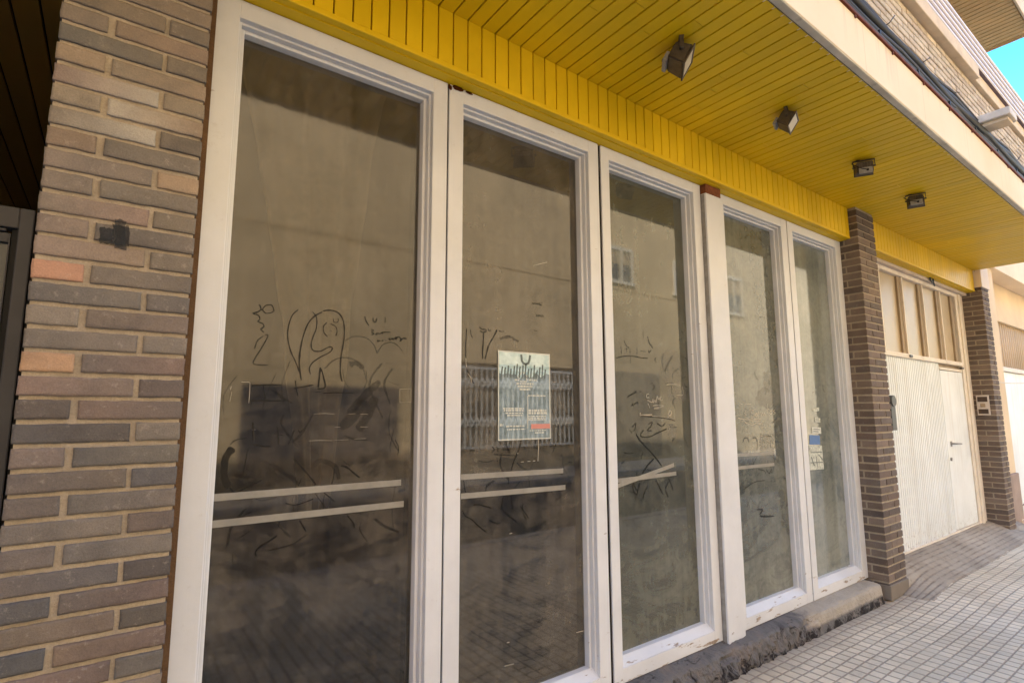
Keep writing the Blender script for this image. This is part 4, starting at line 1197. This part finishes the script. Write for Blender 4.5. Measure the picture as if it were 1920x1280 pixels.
cable('power_cable', 0.978, 3.420, 0.011, 'cable_grey', 'thin grey cable in the middle of the bundle', 0.012, ph=1.7)
cable('power_cable', 0.980, 3.446, 0.016, 'cable_black', 'black cable under the two thickest ones', 0.024, ph=2.4, twist=0.014)
cable('power_cable', 0.978, 3.480, 0.026, 'cable_black', 'thickest black cable, twisting with its neighbour', 0.020, ph=0.5, twist=0.016)
cable('power_cable', 0.982, 3.510, 0.020, 'cable_black', 'second thickest black cable above the twisted one', 0.030, ph=1.3, twist=0.020)
cable('power_cable', 0.984, 3.540, 0.011, 'cable_grey', 'topmost grey cable that waves against the bricks', 0.045, ph=2.9, twist=0.024)
for i in range(11):
    x = 2.0 + i * 0.56
    b = MB(); b.box((x, 0.955, 3.365), (x + 0.014, 0.999, 3.40), 0.002, 1)
    P(b, 'cable_clip', MAT['cable_black'])
    b = MB(); b.tube([(x + .2, 0.999, 3.53), (x + .22, 0.975, 3.548), (x + .26, 0.958, 3.575 + .03 * math.sin(i))], 0.003, 5)
    P(b, 'wire_hook', MAT['cable_black'])
b = MB(); b.box((4.99, 0.80, 3.498), (5.19, 0.995, 3.555), 0.008, 2)
wb = b.build('wall_lamp', MAT['box_white'])
tag(wb, 'small off-white box lamp sticking out over the cables at the parapet', 'wall lamp')
b = MB(); b.box((5.02, 0.82, 3.472), (5.16, 0.99, 3.4975), 0.004, 2); q = b.build('lamp_cover', MAT['coping'], wb)

# intercom on the far pier's left face
ic = empty('intercom', 'white framed intercom plate with dark panels on the pier beside the garage door', 'intercom', (8.195, 1.866, 1.36))
def IC(mb, name, mat):
    o = mb.build(name, MAT[mat]); o.parent = ic; o.matrix_parent_inverse = Matrix.Translation(-ic.location); return o
b = MB(); b.box((8.178, 1.808, 1.355), (8.199, 1.924, 1.585), 0.004, 2); IC(b, 'plate', 'plate_white')
b = MB(); b.box((8.1745, 1.822, 1.51), (8.1778, 1.912, 1.568)); IC(b, 'upper_panel', 'plate_dark')
b = MB(); b.box((8.1745, 1.822, 1.372), (8.1778, 1.912, 1.425)); IC(b, 'lower_panel', 'plate_dark')
b = MB(); b.box((8.172, 1.845, 1.447), (8.1778, 1.89, 1.488), 0.002, 1); IC(b, 'button', 'mullion_shade')

# ------------------------------------------------------------------ neighbour on the right
nb = empty('cream_building', 'cream rendered building beyond the far brick pier with a pale garage door', 'building', (9, 2.0, 0))
def N(mb, name, mat, parent=None):
    o = mb.build(name, MAT[mat] if isinstance(mat, str) else mat); o.parent = parent or nb
    if parent is None: o.matrix_parent_inverse = Matrix.Translation(-nb.location)
    return o
b = MB(); b.box((8.476, 1.90, 0.62), (9.43, 2.9, 3.3), 0.008, 2); N(b, 'wall', 'cream_wall')
b = MB(); b.box((9.4305, 1.96, 0.62), (9.72, 2.9, 3.3), 0.004, 2); N(b, 'pilaster', 'cream_light')
b = MB(); b.box((8.476, 1.875, 0.0), (9.44, 2.9, 0.6195), 0.01, 2); N(b, 'base_course', 'mauve_plinth')
b = MB(); b.box((8.476, 1.86, 3.30), (20, 2.9, 3.9), 0.01, 2); N(b, 'beam', 'cream_light')
b = MB(); b.box((9.7205, 2.10, 2.72), (20, 2.9, 3.2995), 0.01, 2); b.box((13.0, 1.9, 0), (20, 2.9, 2.719)); N(b, 'recess_wall', 'cream_wall')
b = MB(); b.box((9.7205, 2.15, 0.05), (12.9, 2.2, 1.98), 0.004, 1); gdo = N(b, 'garage_door', 'door_white')
b = MB(); b.box((9.7205, 2.12, 1.985), (12.9, 2.2, 2.05), 0.004, 1)
N(b, 'door_rail', 'door_cream')
for i in range(24):
    pass
b = MB()
for i in range(26):
    b.tube([(9.76 + i * 0.12, 2.14, 2.05), (9.76 + i * 0.12, 2.14, 2.72)], 0.010, 6)
N(b, 'window_bars', 'cream_wall')
b = MB(); b.box((9.7205, 2.155, 2.0505), (12.9, 2.25, 2.7195)); N(b, 'transom_pane', 'lintel')
b = MB(); b.box((10.25, 2.09, 2.05), (10.34, 2.135, 2.72), 0.004, 1); N(b, 'transom_post', 'door_cream')
b = MB(); b.box((9.3, 1.80, 0.0), (12.9, 2.14, 0.05), 0.01, 1); N(b, 'threshold', 'cream_light')
b = MB(); b.box((8.476, 2.91, 0), (20, 9, 3.9)); N(b, 'rear_block', 'cream_wall')
b = MB(); b.tube([(8.50, 1.872, 0.66 - .02), (8.497, 1.86, 0.3), (8.50, 1.865, 0.02)], 0.014, 8); N(b, 'ground_pipe', 'plate_white')
b = MB(); pts = [(8.7 + i * .3, 1.88 - .12 * math.sin(math.pi * min(1, i / 12)), 1.765 - .01 * math.sin(i)) for i in range(13)]
b.tube(pts, .006, 6)
tag(b.build('power_cable', MAT['box_white']), 'thin pale cable strung across the front of the cream building', 'cable')

# ------------------------------------------------------------------ across the street (seen in the glass, save for the added dark block)
def opposite(name, x0, x1, h, mat, label, windows, shopfront):
    o = empty(name, label, 'building', ((x0 + x1) / 2, -7.0, 0))
    def Q(mb, nm, mt, parent=None):
        ob = mb.build(nm, MAT[mt]); ob.parent = parent or o
        if parent is None: ob.matrix_parent_inverse = Matrix.Translation(-o.location)
        return ob
    mb = MB(); mb.box((x0, -13, 3.1), (x1, -7.0, h)); Q(mb, 'wall', mat)
    mb = MB(); mb.box((x0, -13, 0), (x1, -7.0, 3.0995)); Q(mb, 'ground_floor_wall', shopfront)
    mb = MB(); mb.box((x0, -7.1, 5.05), (x1, -6.98, 5.09), 0.01, 1); Q(mb, 'string_course', mat)
    mb = MB(); mb.box((x0, -7.2, h), (x1, -6.7, h + 0.25), 0.02, 1); Q(mb, 'cornice', 'opposite_white')
    for (cx, cz, w, hh) in windows:
        mb = MB()
        for q in (((cx - w / 2 - .06, cz), (cx - w / 2, cz + hh)), ((cx + w / 2, cz), (cx + w / 2 + .06, cz + hh)), ((cx - w / 2 - .06, cz + hh), (cx + w / 2 + .06, cz + hh + .1)), ((cx - w / 2 - .12, cz - .09), (cx + w / 2 + .12, cz)), ((cx - .03, cz), (cx + .03, cz + hh))):
            mb.box((q[0][0], -7.0, q[0][1]), (q[1][0], -6.93, q[1][1]))
        wn = Q(mb, 'window', 'opposite_white')
        mb = MB(); mb.box((cx - w / 2, -6.998, cz), (cx + w / 2, -6.975, cz + hh)); Q(mb, 'pane', 'opposite_glass', wn)
        mb = MB(); mb.box((cx - w / 2, -6.974, cz + hh * .55), (cx + w / 2, -6.965, cz + hh)); Q(mb, 'shutter', 'opposite_shutter', wn)
    return o, Q
W1 = [(12.15, 5.33, 0.9, 0.95), (15.2, 5.3, 0.9, 1.0)] + [(x, 8.3, 1.0, 1.2) for x in (-1.8, 4.45, 8.3, 12.15, 15.2)]
o1, Q1 = opposite('tan_building', -3.5, 16.4, 10.8, 'opposite_tan', 'tan building across the street, its sunlit windows mirrored in the shop glass', W1, 'opposite_tan')
W2 = [(x, 5.0, 0.95, 1.25) for x in (18.2, 21.4, 24.6, 28, 32)]
o2, Q2 = opposite('ochre_building', 16.41, 46, 9.4, 'opposite_ochre', 'duller ochre building across the street, to the right of the tan one in the reflections', W2, 'opposite_ochre')
W3 = [(x, z_, 1.0, 1.3) for x in (-8, -12, -16, -20) for z_ in (4.8, 8.0, 11.2)]
o3, Q3 = opposite('light_blocking_building', -46, -3.51, 16.0, 'opposite_brick', 'tall dark brick building added unseen across the street to cut light from the left', W3, 'opposite_dark')  # unseen block, added tall and dark to hold back light from the left
# folding grille across the street
b = MB()
gx0, gx1, gz0, gz1 = 6.5, 10.2, 0.62, 2.45
x = gx0
while x <= gx1:
    b.box((x, -6.99, gz0), (x + 0.028, -6.965, gz1)); x += 0.155
for zc in (gz0 + 0.55, gz1 - 0.35):
    x = gx0; k = 0
    while x < gx1 - 0.1:
        for s in (-1, 1):
            b.tube([(x + .01, -6.955, zc - s * .13), (x + .165, -6.955, zc + s * .13)], 0.016, 5)
        x += 0.155
b.box((gx0, -6.99, gz1), (gx1, -6.96, gz1 + 0.05)); b.box((gx0, -6.99, gz0 - .05), (gx1, -6.96, gz0))
Q1(b, 'folding_grille', 'grille_metal')
b = MB(); b.box((6.4, -7.018, 0.5), (10.3, -7.0, 2.6)); Q1(b, 'shop_pane', 'gate_metal')
b = MB(); b.box((11.2, -7.018, 0.1), (13.8, -6.99, 2.6), 0.01, 1); Q1(b, 'garage_door', 'opposite_shutter')
b = MB(); b.box((1.9, -7.018, 0.1), (5.0, -6.99, 1.95), 0.01, 1); Q1(b, 'garage_door', 'gate_metal')
b = MB(); b.box((5.2, -7.018, 0.0), (6.0, -6.98, 3.09), 0.01, 1); Q1(b, 'pilaster', 'opposite_tan')

# ------------------------------------------------------------------ light
SUN_EL, SUN_AZ = 38.0, -50.0          # azimuth from +Y towards +X
w = bpy.data.worlds.new('World'); scene.world = w; w.use_nodes = True
nt = w.node_tree
bg = nt.nodes['Background']
sky = nt.nodes.new('ShaderNodeTexSky'); sky.sky_type = 'NISHITA'; sky.sun_disc = False
sky.sun_elevation = R_(SUN_EL); sky.sun_rotation = R_(SUN_AZ)
sky.air_density = 1.0; sky.dust_density = 1.2; sky.ozone_density = 1.0
hs = nt.nodes.new('ShaderNodeHueSaturation'); hs.inputs['Saturation'].default_value = 1.5
nt.links.new(sky.outputs[0], hs.inputs['Color']); nt.links.new(hs.outputs[0], bg.inputs[0]); bg.inputs[1].default_value = 0.15
sd = bpy.data.lights.new('sun', 'SUN'); sd.energy = 3.2; sd.angle = R_(0.5); sd.color = (1.0, 0.98, 0.94)
so = bpy.data.objects.new('sun', sd); COL.objects.link(so)
dv = Vector((math.sin(R_(SUN_AZ)) * math.cos(R_(SUN_EL)), math.cos(R_(SUN_AZ)) * math.cos(R_(SUN_EL)), math.sin(R_(SUN_EL))))
so.rotation_euler = (-dv).to_track_quat('-Z', 'Y').to_euler()
so.location = dv * 40

vs_ = scene.view_settings
vs_.view_transform = 'Standard'; vs_.look = 'None'; vs_.exposure = 2.95; vs_.gamma = 1.0
scene.cycles.max_bounces = 8
scene.cycles.diffuse_bounces = 5
